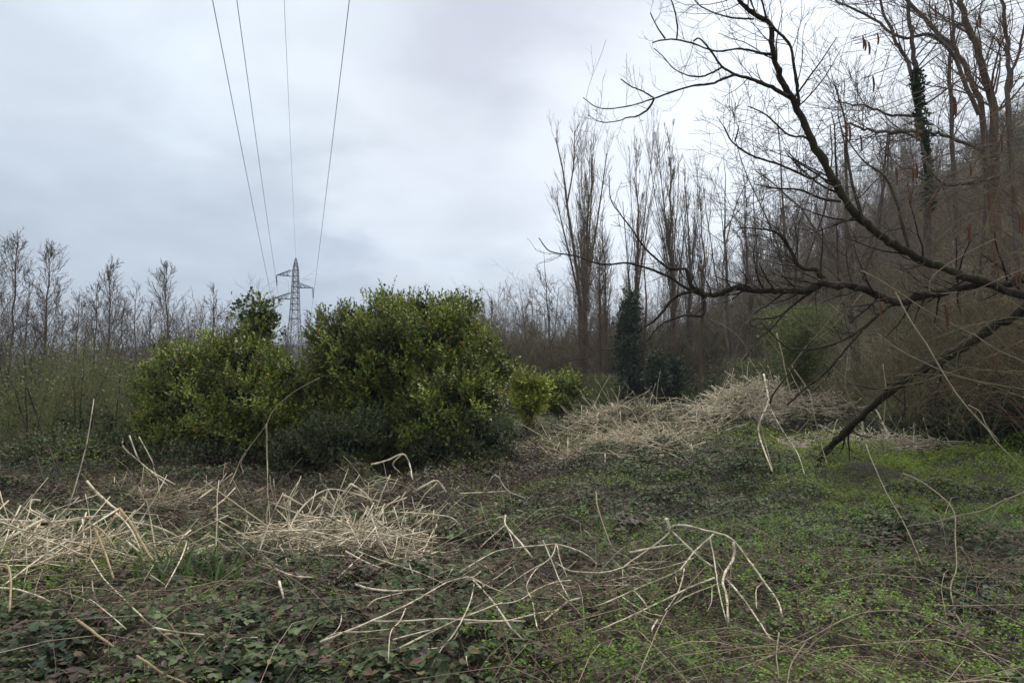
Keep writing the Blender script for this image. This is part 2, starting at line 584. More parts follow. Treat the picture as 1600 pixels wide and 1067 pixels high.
# ------------------------------------------------------------------ branching
def grow(P, R, n, K=5, lr=.5, ang=(25, 50), t0=.2, t1=1.0, up=0.0, rr=.55, wob=.15, rmin=.004, env=None, absl=None, tip=.35, droop_tip=0):
    """children of every path in P (N,K0,3)"""
    Nn, K0, _ = P.shape
    t = rng.uniform(t0, t1, size=(Nn, n))
    idx = t * (K0 - 1)
    i0 = np.clip(idx.astype(int), 0, K0 - 2)
    fr = (idx - i0)[..., None]
    ar = np.arange(Nn)[:, None]
    base = P[ar, i0] * (1 - fr) + P[ar, i0 + 1] * fr
    pd = P[ar, i0 + 1] - P[ar, i0]
    pr = R[ar, i0] * (1 - fr[..., 0]) + R[ar, i0 + 1] * fr[..., 0]
    L = np.linalg.norm(np.diff(P, axis=1), axis=2).sum(1)[:, None]
    base = base.reshape(-1, 3)
    pd = pd.reshape(-1, 3)
    pr = pr.reshape(-1)
    tt = t.reshape(-1)
    pd /= np.linalg.norm(pd, axis=1, keepdims=True) + 1e-9
    m = len(base)
    rv = np.cross(pd, unit(m))
    rv /= np.linalg.norm(rv, axis=1, keepdims=True) + 1e-9
    a = np.radians(rng.uniform(ang[0], ang[1], m))[:, None]
    d = pd * np.cos(a) + rv * np.sin(a)
    Ls = (np.broadcast_to(L, (Nn, n)).reshape(-1) * lr if absl is None else absl) * rng.uniform(.55, 1.1, m)
    if env is not None:
        Ls = Ls * env(tt)
    r0 = np.maximum(pr * rr * rng.uniform(.7, 1.0, m), rmin)
    r0 = np.minimum(r0, np.maximum(pr * .95, rmin))
    out = np.zeros((m, K, 3))
    out[:, 0] = base
    st = (Ls / (K - 1))[:, None]
    for k in range(1, K):
        d = d + wob * rng.normal(size=(m, 3))
        d[:, 2] += up - droop_tip * k / K
        d /= np.linalg.norm(d, axis=1, keepdims=True)
        out[:, k] = out[:, k - 1] + d * st
    rad = np.maximum(r0[:, None] * np.linspace(1, tip, K)[None], rmin * .8)
    return out, rad


def trunk_path(base, top, K=9, wob=.05, r0=.15, r1=.02):
    base, top = np.array(base, float), np.array(top, float)
    t = np.linspace(0, 1, K)[:, None]
    L = np.linalg.norm(top - base)
    off = np.cumsum(rng.normal(size=(K, 3)) * wob * L / K, 0)
    off -= t * off[-1]
    P = base + (top - base) * t + off
    Rr = r0 + (r1 - r0) * t[:, 0] ** .62
    return P[None], Rr[None]


def smooth_path(pts, n=6):
    pts = np.array(pts, float)
    if len(pts) < 3:
        t = np.linspace(0, 1, n)[:, None]
        return pts[0] + (pts[-1] - pts[0]) * t
    p = np.vstack([2 * pts[0] - pts[1], pts, 2 * pts[-1] - pts[-2]])
    out = []
    for i in range(1, len(p) - 2):
        for k in range(n):
            t = k / n
            out.append(.5 * (2 * p[i] + (-p[i - 1] + p[i + 1]) * t + (2 * p[i - 1] - 5 * p[i] + 4 * p[i + 1] - p[i + 2]) * t * t + (
                -p[i - 1] + 3 * p[i] - 3 * p[i + 1] + p[i + 2]) * t ** 3))
    out.append(pts[-1])
    return np.array(out)


def make_tree(name, label, base, height, kind='spread', r0=.12, group=None, bark='bark_grey', twig='twig_grey', lean=(0, 0), cat='tree',
              dens=1.0, rmin=.008, width=1.0, top_off=None, tkind=None):
    """bare tree: trunk + crown meshes under an Empty at the foot"""
    e = empty(name, base)
    tag(e, label, cat, group)
    T = (np.array(base) + [lean[0], lean[1], height])
    P, R = trunk_path((0, 0, -.2), T - np.array(base), 13, .08, r0, rmin * .9)
    mb = MB()
    mb.tubes(P, R, 7)
    c = MB()
    D = lambda v: max(1, int(v * dens))
    if kind == 'poplar':
        env = lambda t: np.clip(1.13 - t, .22, 1) ** .8
        a, ra = grow(P, R, D(46), 8, .26, (11, 23), .24, .97, .12, .28, .03, rmin * 1.1, env)
        a2, ra2 = grow(P, R, D(9), 9, .55, (5, 11), .25, .55, .06, .38, .02, rmin * 1.6)
        a, ra = np.concatenate([a, a2[:, :8]]), np.concatenate([ra, ra2[:, :8]])
        b, rb = grow(a, ra, D(8), 5, .34, (8, 26), .1, 1, .12, .5, .05, rmin * .9)
        b2, rb2 = grow(a2, ra2, D(16), 6, .26, (10, 28), .1, 1, .12, .4, .05, rmin)
        d_, rd = grow(np.concatenate([b, b2[:, :5]]), np.concatenate([rb, rb2[:, :5]]), 3, 4, .45, (12, 35), .2, 1, .10, .6, .07, rmin * .7)
        for x in ((a, ra, 4), (a2, ra2, 4), (b, rb, 3), (b2, rb2, 3), (d_, rd, 3)):
            c.tubes(*x)
    elif kind == 'young':           # straight leader with steep side shoots
        env = lambda t: 1.15 - t
        a, ra = grow(P, R, D(54), 7, .40, (22, 42), .15, .95, .07, .32, .05, rmin * 1.2, env)
        b, rb = grow(a, ra, D(7), 5, .40, (22, 48), .2, 1, .04, .5, .08, rmin)
        d_, rd = grow(b, rb, 3, 4, .45, (20, 50), .2, 1, .03, .6, .10, rmin * .8)
        for x in ((a, ra, 4), (b, rb, 3), (d_, rd, 3)):
            c.tubes(*x)
    elif kind == 'vase':            # several ascending leaders, fine twig cloud
        a, ra = grow(P, R, D(8), 9, .80, (16, 42), .15, .75, .045, .62, .09, rmin * 2, lambda t: np.clip(1.02 - t, .2, 1))
        b, rb = grow(np.concatenate([a, P[:, :9]]), np.concatenate([ra, R[:, :9]]), D(10), 6, .36, (28, 58), .25, 1, .03, .5, .12, rmin * 1.3)
        d_, rd = grow(b, rb, D(6), 5, .45, (25, 60), .2, 1, .02, .5, .14, rmin)
        f, rf = grow(d_, rd, D(4), 4, .5, (25, 60), .2, 1, .02, .6, .16, rmin * .8)
        for x in ((a, ra, 5), (b, rb, 4), (d_, rd, 3), (f, rf, 3)):
            c.tubes(*x)
    elif kind == 'pollard':         # stub trunk clothed in fine upright shoots
        a, ra = grow(P, R, D(300), 5, .16, (25, 75), .04, 1, .12, .12, .06, rmin, absl=1.5 * width)
        b, rb = grow(a, ra, 4, 4, .5, (15, 40), .2, 1, .12, .7, .08, rmin * .8)
        k_, rk = grow(P, R, D(4), 6, .2, (15, 35), .6, .95, .10, .5, .08, rmin * 2)
        for x in ((a, ra, 3), (b, rb, 3), (k_, rk, 4)):
            c.tubes(*x)
    elif kind == 'brush':           # many-stemmed
        a, ra = grow(P[:, :3], R[:, :3], D(14), 8, 1.0, (5, 42), 0, .5, .03, .6, .08, rmin * 1.4, absl=height)
        b, rb = grow(a, ra, D(8), 5, .35, (20, 50), .2, 1, .05, .5, .10, rmin)
        d_, rd = grow(b, rb, 4, 4, .5, (20, 55), .2, 1, .03, .6, .12, rmin * .8)
        for x in ((a, ra, 4), (b, rb, 3), (d_, rd, 3)):
            c.tubes(*x)
    mb.obj('trunk', M[bark], e, True)
    co = c.obj('crown', M[twig], e, True)
    return e


def base_at(px, Y, dz=0.0):
    u = (px - 800) / FPX
    x = u * Y * (CP + SP * 0.06)
    return (float(x), float(Y), float(H(x, Y)) + dz)


def top_h(py, Y, bz):
    d = ray(800, py)
    return float(CAMZ + d[2] * Y - bz)


def tree_px(name, label, px, pytop, Y, kind, r0, pxtop=None, **kw):
    b = base_at(px, Y)
    h = top_h(pytop, Y, b[2])
    lx = 0 if pxtop is None else (pxtop - px) / FPX * Y
    return make_tree(name, label, b, h, kind, r0, lean=(lx, 0), **kw)


# ------------------------------------------------------------------ scattering masses with geometry nodes
PROTO = {}


def proto_collection(key, meshes):
    c = bpy.data.collections.new('sources_' + key)
    for i, me in enumerate(meshes):
        o = bpy.data.objects.new('%s_source_%02d' % (key, i), me)
        c.objects.link(o)
    return c


def scatter(name, coll, pts, rotz, scl, idx, label, cat=None):
    me = bpy.data.meshes.new(name)
    me.vertices.add(len(pts))
    me.vertices.foreach_set('co', np.asarray(pts, np.float32).ravel())
    me.update()
    a = me.attributes.new('rot', 'FLOAT_VECTOR', 'POINT')
    rv = np.zeros((len(pts), 3), np.float32)
    rv[:, 2] = rotz
    rv[:, 0] = rng.normal(size=len(pts)) * .05
    a.data.foreach_set('vector', rv.ravel())
    a = me.attributes.new('scl', 'FLOAT_VECTOR', 'POINT')
    a.data.foreach_set('vector', np.asarray(scl, np.float32).reshape(-1, 3).ravel())
    a = me.attributes.new('pick', 'INT', 'POINT')
    a.data.foreach_set('value', np.asarray(idx, np.int32))
    o = bpy.data.objects.new(name, me)
    COL.objects.link(o)
    g = bpy.data.node_groups.new(name, 'GeometryNodeTree')
    g.interface.new_socket('Geometry', in_out='INPUT', socket_type='NodeSocketGeometry')
    g.interface.new_socket('Geometry', in_out='OUTPUT', socket_type='NodeSocketGeometry')
    gi, go = g.nodes.new('NodeGroupInput'), g.nodes.new('NodeGroupOutput')
    ci = g.nodes.new('GeometryNodeCollectionInfo')
    ci.inputs['Collection'].default_value = coll
    ci.inputs['Separate Children'].default_value = True
    ci.inputs['Reset Children'].default_value = True
    ip = g.nodes.new('GeometryNodeInstanceOnPoints')
    ip.inputs['Pick Instance'].default_value = True

    def attr(nm, dt):
        n = g.nodes.new('GeometryNodeInputNamedAttribute')
        n.data_type = dt
        n.inputs['Name'].default_value = nm
        return n.outputs[0]
    g.links.new(gi.outputs[0], ip.inputs['Points'])
    g.links.new(ci.outputs[0], ip.inputs['Instance'])
    g.links.new(attr('pick', 'INT'), ip.inputs['Instance Index'])
    g.links.new(attr('rot', 'FLOAT_VECTOR'), ip.inputs['Rotation'])
    g.links.new(attr('scl', 'FLOAT_VECTOR'), ip.inputs['Scale'])
    g.links.new(ip.outputs[0], go.inputs[0])
    md = o.modifiers.new('scatter', 'NODES')
    md.node_group = g
    tag(o, label, cat, kind='stuff')
    return o


def sapling_mesh(nm, twig, h=8.0, r0=.05, rmin=.010, kind='young', leafy=None):
    P, R = trunk_path((0, 0, -.3), (rng.normal() * .4, rng.normal() * .4, h), 9, .12, r0, rmin)
    mb = MB()
    mb.tubes(P, R, 5)
    if kind == 'young':
        a, ra = grow(P, R, 20, 5, .25, (25, 50), .2, .97, .06, .45, .07, rmin, lambda t: 1.2 - t)
    else:
        a, ra = grow(P, R, 9, 6, .55, (18, 48), .1, .85, .04, .6, .10, rmin)
    b, rb = grow(a, ra, 6, 4, .45, (25, 55), .2, 1, .04, .6, .12, rmin * .8)
    d, rd = grow(b, rb, 2, 3, .5, (25, 55), .2, 1, .04, .6, .12, rmin * .7)
    mb.tubes(a, ra, 3)
    mb.tubes(b, rb, 3)
    mb.tubes(d, rd, 3)
    return mb.mesh(nm, M[twig], True)


def bush_mesh(nm, twig, h=2.2, n=26, rmin=.006, spread=(5, 60), fuzz=3, k2=6):
    P = np.zeros((1, 3, 3))
    P[0, :, 2] = [-.1, .05, .15]
    P[0, :, 0] = [0, .02, .05]
    R = np.full((1, 3), .02)
    a, ra = grow(P, R, n, 6, 1, spread, 0, 1, .02, .8, .14, rmin, absl=h)
    b, rb = grow(a, ra, k2, 4, .4, (25, 65), .15, 1, .02, .6, .16, rmin * .8)
    mb = MB()
    mb.tubes(a, ra, 3)
    mb.tubes(b, rb, 3)
    if fuzz:
        d, rd = grow(b, rb, fuzz, 3, .5, (25, 65), .2, 1, .02, .7, .16, rmin * .7)
        mb.tubes(d, rd, 3)
    return mb.mesh(nm, M[twig], True)


def leafy_mesh(nm, mat, h=1.6, n=500, L=(.05, .11)):
    P = unit(n) * rng.uniform(.3, 1, (n, 1)) ** .5 * [h * .6, h * .6, h * .5] * (1 + .25 * np.sin(np.arange(n) % 7)[:, None]) + [0, 0, h * .45]
    mb = MB()
    mb.leaves(P, unit(n), unit(n) + [0, 0, .6], rng.uniform(*L, n), SIMPLE, 1.3)
    return mb.mesh(nm, M[mat])


def build_masses():
    sap = proto_collection('sapling', [sapling_mesh('sap%d' % i, 'twig_grey' if i % 2 else 'twig_brown', kind='young' if i % 3 else 'vase') for i in range(7)])
    bus = proto_collection('thicket', [bush_mesh('bush%d' % i, ['twig_brown', 'twig_grey', 'twig_olive', 'twig_dark', 'twig_olive', 'bark_grey'][i % 6]) for i in range(6)])
    # left far wood
    n = 160
    Y = rng.uniform(44, 85, n)
    px = rng.uniform(-80, 560, n)
    x = (px - 800) / FPX * Y
    pyt = np.where(px < 420, rng.normal(505, 28, n), rng.normal(538, 14, n))
    h = CAMZ + (600 - pyt) / FPX * Y
    s = h / 8.0
    sx = np.clip(s, .5, 1.4) * .9
    scatter('far_wood', sap, np.stack([x, Y, H(x, Y)], -1), rng.uniform(0, 6.28, n), np.stack([sx, sx, s], -1), rng.integers(0, 7, n),
            'bare grey woodland in the distance behind the left row of trees', 'woodland')
    # centre and right far wood behind the poplars
    n = 400
    Y = rng.uniform(50, 100, n)
    px = rng.uniform(700, 1480, n)
    x = (px - 800) / FPX * Y
    pyt = rng.normal(500, 30, n) + np.where(px < 800, 5, 0) - np.clip((px - 1000) * .06, 0, 25)
    h = CAMZ + (600 - pyt) / FPX * Y
    s = np.clip(h / 8.0, .35, 2.0)
    sx = np.clip(s, .6, 1.5) * .9
    scatter('far_wood', sap, np.stack([x, Y, H(x, Y)], -1), rng.uniform(0, 6.28, n), np.stack([sx, sx, s], -1), rng.integers(0, 7, n),
            'bare brown woodland in the distance behind the tall poplars', 'woodland')
    # brown thicket at the foot of the poplars
    n = 520
    Y = rng.uniform(43, 62, n)
    px = rng.uniform(740, 1330, n)
    x = (px - 800) / FPX * Y
    s = rng.uniform(.8, 1.9, n) * np.where(px < 1000, 1.15, 1.0)
    scatter('thicket', bus, np.stack([x, Y, H(x, Y) - .1], -1), rng.uniform(0, 6.28, n), np.stack([s, s, s * 1.2], -1), rng.integers(0, 6, n),
            'brown leafless thicket at the foot of the tall poplars', 'thicket')
    # left thicket under the row
    n = 95
    Y = rng.uniform(18, 40, n)
    px = rng.uniform(-120, 470, n)
    x = (px - 800) / FPX * Y
    s = rng.uniform(.5, 1.25, n)
    scatter('thicket', bus, np.stack([x, Y, H(x, Y) - .1], -1), rng.uniform(0, 6.28, n), np.stack([s, s, s * 1.3], -1), rng.integers(0, 6, n),
            'olive and brown thicket under the left row of trees', 'thicket')
    # hillside wood
    n = 620
    Y = rng.uniform(24, 110, n)
    toe = TOE(Y)
    x = toe + rng.uniform(-1, 70, n)
    s = rng.uniform(.5, 1.0, n)
    keep = (x / Y) < .85
    x, Y, s = x[keep], Y[keep], s[keep]
    scatter('hillside_wood', sap, np.stack([x, Y, H(x, Y) - .2], -1), rng.uniform(0, 6.28, len(x)), np.stack([s, s, s * .8], -1), rng.integers(0, 7, len(x)),
            'leafless wood covering the slope on the right', 'woodland')
    n = 1100
    Y = rng.uniform(17, 100, n)
    toe = TOE(Y)
    x = toe + rng.uniform(-3.5, 60, n)
    s = rng.uniform(.5, 1.3, n)
    keep = (x / Y) < .85
    x, Y, s = x[keep], Y[keep], s[keep]
    scatter('hillside_brush', bus, np.stack([x, Y, H(x, Y) - .1], -1), rng.uniform(0, 6.28, len(x)), np.stack([s, s, s], -1), rng.integers(0, 6, len(x)),
            'tangled brown and olive brush on the slope on the right', 'brush')


build_masses()


def build_leafy_masses():
    lf = proto_collection('leafy', [leafy_mesh('leafy0', 'ivy', 1.5, 650, (.08, .16)), leafy_mesh('leafy1', 'bramble', 1.3, 600, (.06, .13)), leafy_mesh('leafy2', 'bud', 2.4, 420, (.04, .09)),
                                    leafy_mesh('leafy3', 'laurel_dark', 1.8, 700, (.08, .15))])
    n = 900
    Y = rng.uniform(18, 90, n)
    x = TOE(Y) + rng.uniform(-2.5, 1, n) + rng.uniform(0, 1, n) ** 1.3 * 48 * np.clip(Y / 60, .25, 1)
    g = vnoise(x, Y, .22, 51) > -.15
    x, Y = x[g], Y[g]
    n = len(x)
    s = rng.uniform(.5, 1.3, n) * np.clip(Y / 40, .7, 1.7)
    scatter('evergreen_undergrowth', lf, np.stack([x, Y, H(x, Y) - .2], -1), rng.uniform(0, 6.28, n), np.stack([s, s, s * .8], -1), rng.choice([0, 1, 2, 3], n, p=[.22, .24, .40, .14]),
            'patches of ivy and evergreen undergrowth on the slope on the right', 'undergrowth')
    n = 50
    Y = rng.uniform(16, 30, n)
    px = rng.uniform(-100, 420, n)
    x = (px - 800) / FPX * Y
    s = rng.uniform(.5, 1.2, n)
    scatter('greening_undergrowth', lf, np.stack([x, Y, H(x, Y) - .1], -1), rng.uniform(0, 6.28, n), np.stack([s, s, s * 1.1], -1), rng.choice([0, 1, 2, 3], n, p=[.08, .37, .5, .05]),
            'olive green budding undergrowth beneath the left row of trees', 'undergrowth')
    n = 170
    Y = rng.uniform(34, 56, n)
    px = rng.uniform(800, 1330, n)
    x = (px - 800) / FPX * Y
    s = rng.uniform(.5, 1.2, n)
    scatter('greening_undergrowth', lf, np.stack([x, Y, H(x, Y) - .2], -1), rng.uniform(0, 6.28, n), np.stack([s, s, s * .9], -1), rng.choice([0, 1, 2, 3], n, p=[.1, .3, .55, .05]),
            'patchy green undergrowth along the foot of the poplars', 'undergrowth')


build_leafy_masses()


def near_leafy(nm, mat, n, h, L, spread):
    # a low arching bramble clump: broad leaves in threes along a few stalks
    K = 7
    m = n // 10
    az = rng.uniform(0, 6.28, m)
    t = np.linspace(0, 1, K)
    ln = rng.uniform(.5, 1.0, m) * spread
    P = np.stack([np.cos(az)[:, None] * t * ln[:, None], np.sin(az)[:, None] * t * ln[:, None],
                  h * rng.uniform(.5, 1.1, m)[:, None] * np.sin(t * 2.6)[None] + .02], -1)
    P[:, 1:] += rng.normal(size=(m, K - 1, 3)) * .02
    mb = MB()
    for k in range(1, K):
        c = P[:, k] + rng.normal(size=(m, 3)) * .012
        nr = unit(m) * .45 + [0, -.1, 1]
        d0 = unit(m)
        d0[:, 2] = d0[:, 2] * .3 - .1
        sd = np.cross(nr, d0)
        sd /= np.linalg.norm(sd, axis=1, keepdims=True)
        l_ = rng.uniform(*L, m)
        mb.leaves(c, d0, nr, l_ * 1.1, OVATE, 1.15)
        mb.leaves(c, d0 * .25 + sd, nr, l_ * .9, OVATE, 1.1)
        mb.leaves(c, d0 * .25 - sd, nr, l_ * .9, OVATE, 1.1)
    leaf = mb.mesh(nm, M[mat])
    return leaf


def build_near_clumps():
    lf = proto_collection('near_clump', [near_leafy('near_clump%d' % i, ['bramble', 'bramble', 'ivy', 'bramble_brown'][i], 150, .12, (.040, .066), .38) for i in range(4)])
    n = 330
    Y = 3.6 + 7.5 * rng.uniform(0, 1, n) ** 1.2
    px = rng.uniform(-60, 1660, n)
    x = (px - 800) / FPX * Y
    keep = (vnoise(x, Y, 1.3, 71) > -.25) & (rng.uniform(0, 1, n) < np.where(px > 1100, .45, 1.0))
    for (a, b, ra, rb) in ((-4.2, 6.7, 1.3, .7), (-1.7, 7.3, 1.0, .9)):
        keep &= ((x - a) / ra) ** 2 + ((Y - b) / rb) ** 2 > 1
    keep &= ~((x > -1.7) & (x < 2.1) & (Y > 4.3) & (Y < 6.3)) | (rng.uniform(0, 1, n) < .30)
    keep &= ~((x < -2.0) & (Y > 5.2) & (Y < 6.5)) | (rng.uniform(0, 1, n) < .5)
    x, Y = x[keep], Y[keep]
    n = len(x)
    s = rng.uniform(.55, 1.1, n)
    scatter('bramble_clumps', lf, np.stack([x, Y, H(x, Y) + HB(x, Y) * .55], -1), rng.uniform(0, 6.28, n), np.stack([s, s, s], -1), rng.choice([0, 1, 2, 3], n, p=[.38, .32, .12, .18]),
            'low arching bramble clumps with broad leaves in the foreground', 'brambles')


build_near_clumps()


def build_hummocks():
    lf = proto_collection('hummock', [leafy_mesh('hummock%d' % i, ['bramble', 'bramble_brown', 'bramble', 'ivy'][i], .75, 620, (.04, .075)) for i in range(4)] +
                          [bush_mesh('hummock_stalks%d' % i, 'stalk', .8, 34, .0028, (10, 80), 0, 4) for i in range(2)])
    n = 420
    Y = 7.5 + 15 * rng.uniform(0, 1, n) ** 1.1
    px = rng.uniform(-60, 1480, n)
    x = (px - 800) / FPX * Y
    k = (vnoise(x, Y, 1.0, 61) > -.1) & ((px < 1260) | (Y < 11.5))
    for (a, b, ra, rb) in ((-4.2, 6.7, 1.4, .9), (-1.7, 7.3, 1.1, 1.0), (3.2, 20.2, 2.2, 1.4), (6.9, 22.4, 2.2, 1.6), (2.2, 15.8, 1.5, 1.8), (3.4, 17.8, 1.6, 1.3), (-4.5, 9.6, 1.4, .7)):
        k &= ((x - a) / ra) ** 2 + ((Y - b) / rb) ** 2 > 1
    x, Y, px = x[k], Y[k], px[k]
    n = len(x)
    s = rng.uniform(.35, .8, n) * np.clip(Y / 14, .6, 1.15)
    brown = ((px < 860) & (Y > 9.5))
    idx = np.where(brown, rng.choice([0, 1, 3, 4, 5], n, p=[.2, .4, .1, .15, .15]), rng.choice([0, 1, 2, 3, 4], n, p=[.33, .12, .28, .15, .12]))
    scatter('bramble_hummocks', lf, np.stack([x, Y, H(x, Y) - .02], -1), rng.uniform(0, 6.28, n), np.stack([s * 1.3, s * 1.3, s * .8], -1), idx,
            'uneven bramble hummocks across the middle of the clearing', 'brambles')


build_hummocks()


# leafy cover on the hillside and green tints as one leaf mass
def build_hill_leaves():
    mb = MB()
    n = 60000
    Y = 17 + 85 * rng.uniform(0, 1, n) ** 1.4
    toe = TOE(Y)
    x = toe + rng.uniform(-4, 55, n) * np.clip(Y / 50, .35, 1)
    k = vnoise(x, Y, .35, 21) > -.25
    x, Y = x[k], Y[k]
    z = H(x, Y) + rng.uniform(.1, 1.4, len(x)) * np.clip(vnoise(x, Y, .5, 22) + .7, .1, 1.6)
    mb.leaves(np.stack([x, Y, z], -1), unit(len(x)), unit(len(x)), rng.uniform(.09, .2, len(x)) * np.clip(Y / 35, .7, 2.2), SIMPLE)
    o = mb.obj('ivy_cover', M['ivy'])
    tag(o, 'dark ivy and bramble leaves over the slope on the right', 'ground cover', kind='stuff')


build_hill_leaves()


# ------------------------------------------------------------------ ground cover
def build_cover():
    zones = [(3.2, 5.5, 900, .050), (5.5, 8, 900, .048), (8, 12, 1000, .052), (12, 18, 800, .062), (18, 26, 420, .08), (26, 45, 90, .13)]
    A = [MB(), MB(), MB(), MB()]     # bramble, bramble brown, weed, moss
    for (y0, y1, den, L0) in zones:
        w1 = y1 * .86 + .8
        n = int((y1 - y0) * 2 * w1 * den * .5)
        Y = rng.uniform(y0, y1, n)
        x = rng.uniform(-w1, w1, n)
        k = np.abs(x) < Y * .80 + .8
        x, Y = x[k], Y[k]
        toe = TOE(Y)
        k = x < toe + 2
        x, Y = x[k], Y[k]
        hz = H(x, Y)
        hb = HB(x, Y)
        P = np.stack([x, Y, hz + hb * .6], -1)
        px, py = to_px(P)
        n1 = vnoise(x, Y, 1.1, 31)
        n2 = vnoise(x, Y, 3.2, 32)
        # chance of fresh green: right side and the lower right
        g = .03 + .60 * np.clip((px - 980) / 450, 0, 1) + .20 * np.clip((py - 960) / 100, 0, 1) * (px > 700)
        g = np.where((py < 900) & (py > 745) & (px > 1000), g * .55, g)
        g = np.where((px > 1290) & (py > 695) & (py < 765), .95, g)
        g = np.where((px < 650) & (py > 880) & (px > 230), .22, g)
        g = np.where((px > 1180) & (py < 860), np.maximum(g, .55), g)
        g = g + .50 * n1
        g = np.where((px > 1290) & (py > 690) & (py < 768), np.maximum(g, .8), g)
        br = np.where((py < 800) & (px < 900), .75, .22) + .25 * n2   # winter-brown brambles
        br = np.where((py < 745) & (px < 480), .35, br)
        u = rng.uniform(0, 1, len(x))
        kind = np.where(u < g, 2, np.where(rng.uniform(0, 1, len(x)) < br, 1, 0))
        mossy = (kind == 2) & (py < 800)
        kind = np.where(mossy, 3, kind)
        for kk in range(4):
            s = kind == kk
            if not s.any():
                continue
            c = P[s].copy()
            m = len(c)
            hbs = hb[s]
            c[:, 2] = hz[s] + hbs * (.45 + (.70 if kk < 2 else .80) * rng.beta(2, 1.4, m))
            if kk in (0, 1):
                nr = unit(m) * .55 + [0, -.15, 1]
                dr = unit(m)
                dr[:, 2] = dr[:, 2] * .4 - .15
                L = rng.uniform(.6, 1.35, m) * L0 * (1.0 if kk == 0 else .75)
                if y0 < 8:
                    A[kk].leaves(c, dr, nr, L * 1.1, OVATE, rng.uniform(.95, 1.25, m))
                    for sgn in (-1, 1):
                        side = np.cross(nr, dr)
                        side /= np.linalg.norm(side, axis=1, keepdims=True)
                        A[kk].leaves(c, dr * .25 + sgn * side, nr, L * .9, OVATE, rng.uniform(.9, 1.15, m))
                else:
                    A[kk].leaves(c, dr, nr, L * 1.2, SIMPLE, 1.3)
                    A[kk].leaves(c + unit(m) * .03, unit(m) * [1, 1, .4], unit(m) * .6 + [0, -.1, 1], L * 1.0, SIMPLE, 1.2)
            else:
                rep = 7 if y0 < 8 else (5 if y0 < 12 else 3)
                hh = rng.uniform(.02, .09 if kk == 2 else .05, m)
                for r_ in range(rep):
                    q = c + unit(m) * [.025, .025, 0] * (1.5 if y0 > 11 else 1)
                    q[:, 2] += hh * (r_ / rep) * 1.3
                    dr = unit(m)
                    dr[:, 2] = np.abs(dr[:, 2]) * .5
                    A[kk].leaves(q, dr, unit(m) * .5 + [0, -.1, 1], L0 * rng.uniform(.28, .62, m) * (1.0 if y0 < 12 else 1.3), SIMPLE if y0 > 5.5 else LANCE,
                                 1.0 if y0 > 5.5 else 1.9)
    tag(A[0].obj('bramble_cover', M['bramble']), 'dark green bramble leaves carpeting the clearing', 'brambles', kind='stuff')
    tag(A[1].obj('bramble_cover', M['bramble_brown']), 'winter-browned bramble leaves in front of the evergreen shrubs', 'brambles', kind='stuff')
    tag(A[2].obj('weeds', M['weed']), 'fresh green low weeds in the foreground on the right', 'weeds', kind='stuff')
    tag(A[3].obj('weeds', M['moss']), 'green carpet of low weeds behind the foreground on the right', 'weeds', kind='stuff')


build_cover()


def build_stalks():
    # thin arching bramble stalks and dry litter over the whole clearing
    def arcs(n, ylo, yhi, mat, Lr, rad, label, name, zone=None, flat=.35):
        Y = ylo + (yhi - ylo) * rng.uniform(0, 1, n) ** 1.25
        x = rng.uniform(-.80, .80, n) * Y + rng.uniform(-.5, .5, n)
        toe = TOE(Y)
        k = x < toe
        if zone is not None:
            px, py = to_px(np.stack([x, Y, H(x, Y) + .1], -1))
            k &= zone(px, py, x, Y)
        x, Y = x[k], Y[k]
        n = len(x)
        K = 6
        th = rng.uniform(0, 6.28, n)
        L = rng.uniform(*Lr, n)
        hgt = rng.uniform(-.02, flat, n) * L
        t = np.linspace(0, 1, K)
        bend = rng.normal(0, .25, n)
        X = x[:, None] + (np.cos(th)[:, None] * t - np.sin(th)[:, None] * bend[:, None] * t * t) * L[:, None]
        YY = Y[:, None] + (np.sin(th)[:, None] * t + np.cos(th)[:, None] * bend[:, None] * t * t) * L[:, None]
        Z = H(X, YY) + HB(X, YY) * rng.uniform(.5, 1.12, n)[:, None] + hgt[:, None] * np.sin(t * 3.14 * .9)[None]
        R = rng.uniform(rad[0], rad[1], n)[:, None] * np.linspace(1, .6, K)[None] * np.clip(Y / 9, 1, 2.2)[:, None]
        mb = MB()
        mb.tubes(np.stack([X, YY, Z], -1), R, 3)
        tag(mb.obj(name, M[mat], smooth=True), label, 'brambles' if 'stalk' in name else 'litter', kind='stuff')
    arcs(5500, 3, 24, 'stalk', (.3, 1.1), (.0014, .003), 'thin red-brown bramble stalks tangled through the clearing', 'bramble_stalks', flat=.25)
    arcs(5000, 8, 20, 'stalk', (.3, .9), (.0016, .003), 'brown bramble tangle in front of the evergreen shrubs', 'bramble_stalks',
         lambda px, py, x, Y: (px < 930) & (py < 830), .3)
    arcs(3000, 3, 9, 'litter', (.08, .4), (.0012, .0025), 'short dry brown litter among the weeds', 'dry_litter', flat=.2)
    arcs(1700, 3.2, 7.5, 'litter', (.3, 1.3), (.0015, .003), 'long dry brown stems lying at the front right', 'dry_litter',
         lambda px, py, x, Y: (px > 700) & (py > 880) & (vnoise(x, Y, 1.5, 41) > -.3), .22)
    arcs(300, 3.2, 9, 'cane_dull', (.5, 1.6), (.0018, .0036), 'tan dry stems lying over the foreground weeds', 'dry_litter', flat=.28)
    # litter flecks
    mb = MB()
    n = 14000
    Y = 3 + 9 * rng.uniform(0, 1, n) ** 1.3
    x = rng.uniform(-.8, .8, n) * Y
    c = np.stack([x, Y, H(x, Y) + HB(x, Y) * rng.uniform(.4, .95, n)], -1)
    dr = unit(n) * [1, 1, .3]
    mb.leaves(c, dr, unit(n) * .6 + [0, 0, 1], rng.uniform(.02, .05, n), SIMPLE)
    tag(mb.obj('dry_litter', M['litter']), 'fallen brown leaves lying among the brambles', 'litter', kind='stuff')


build_stalks()


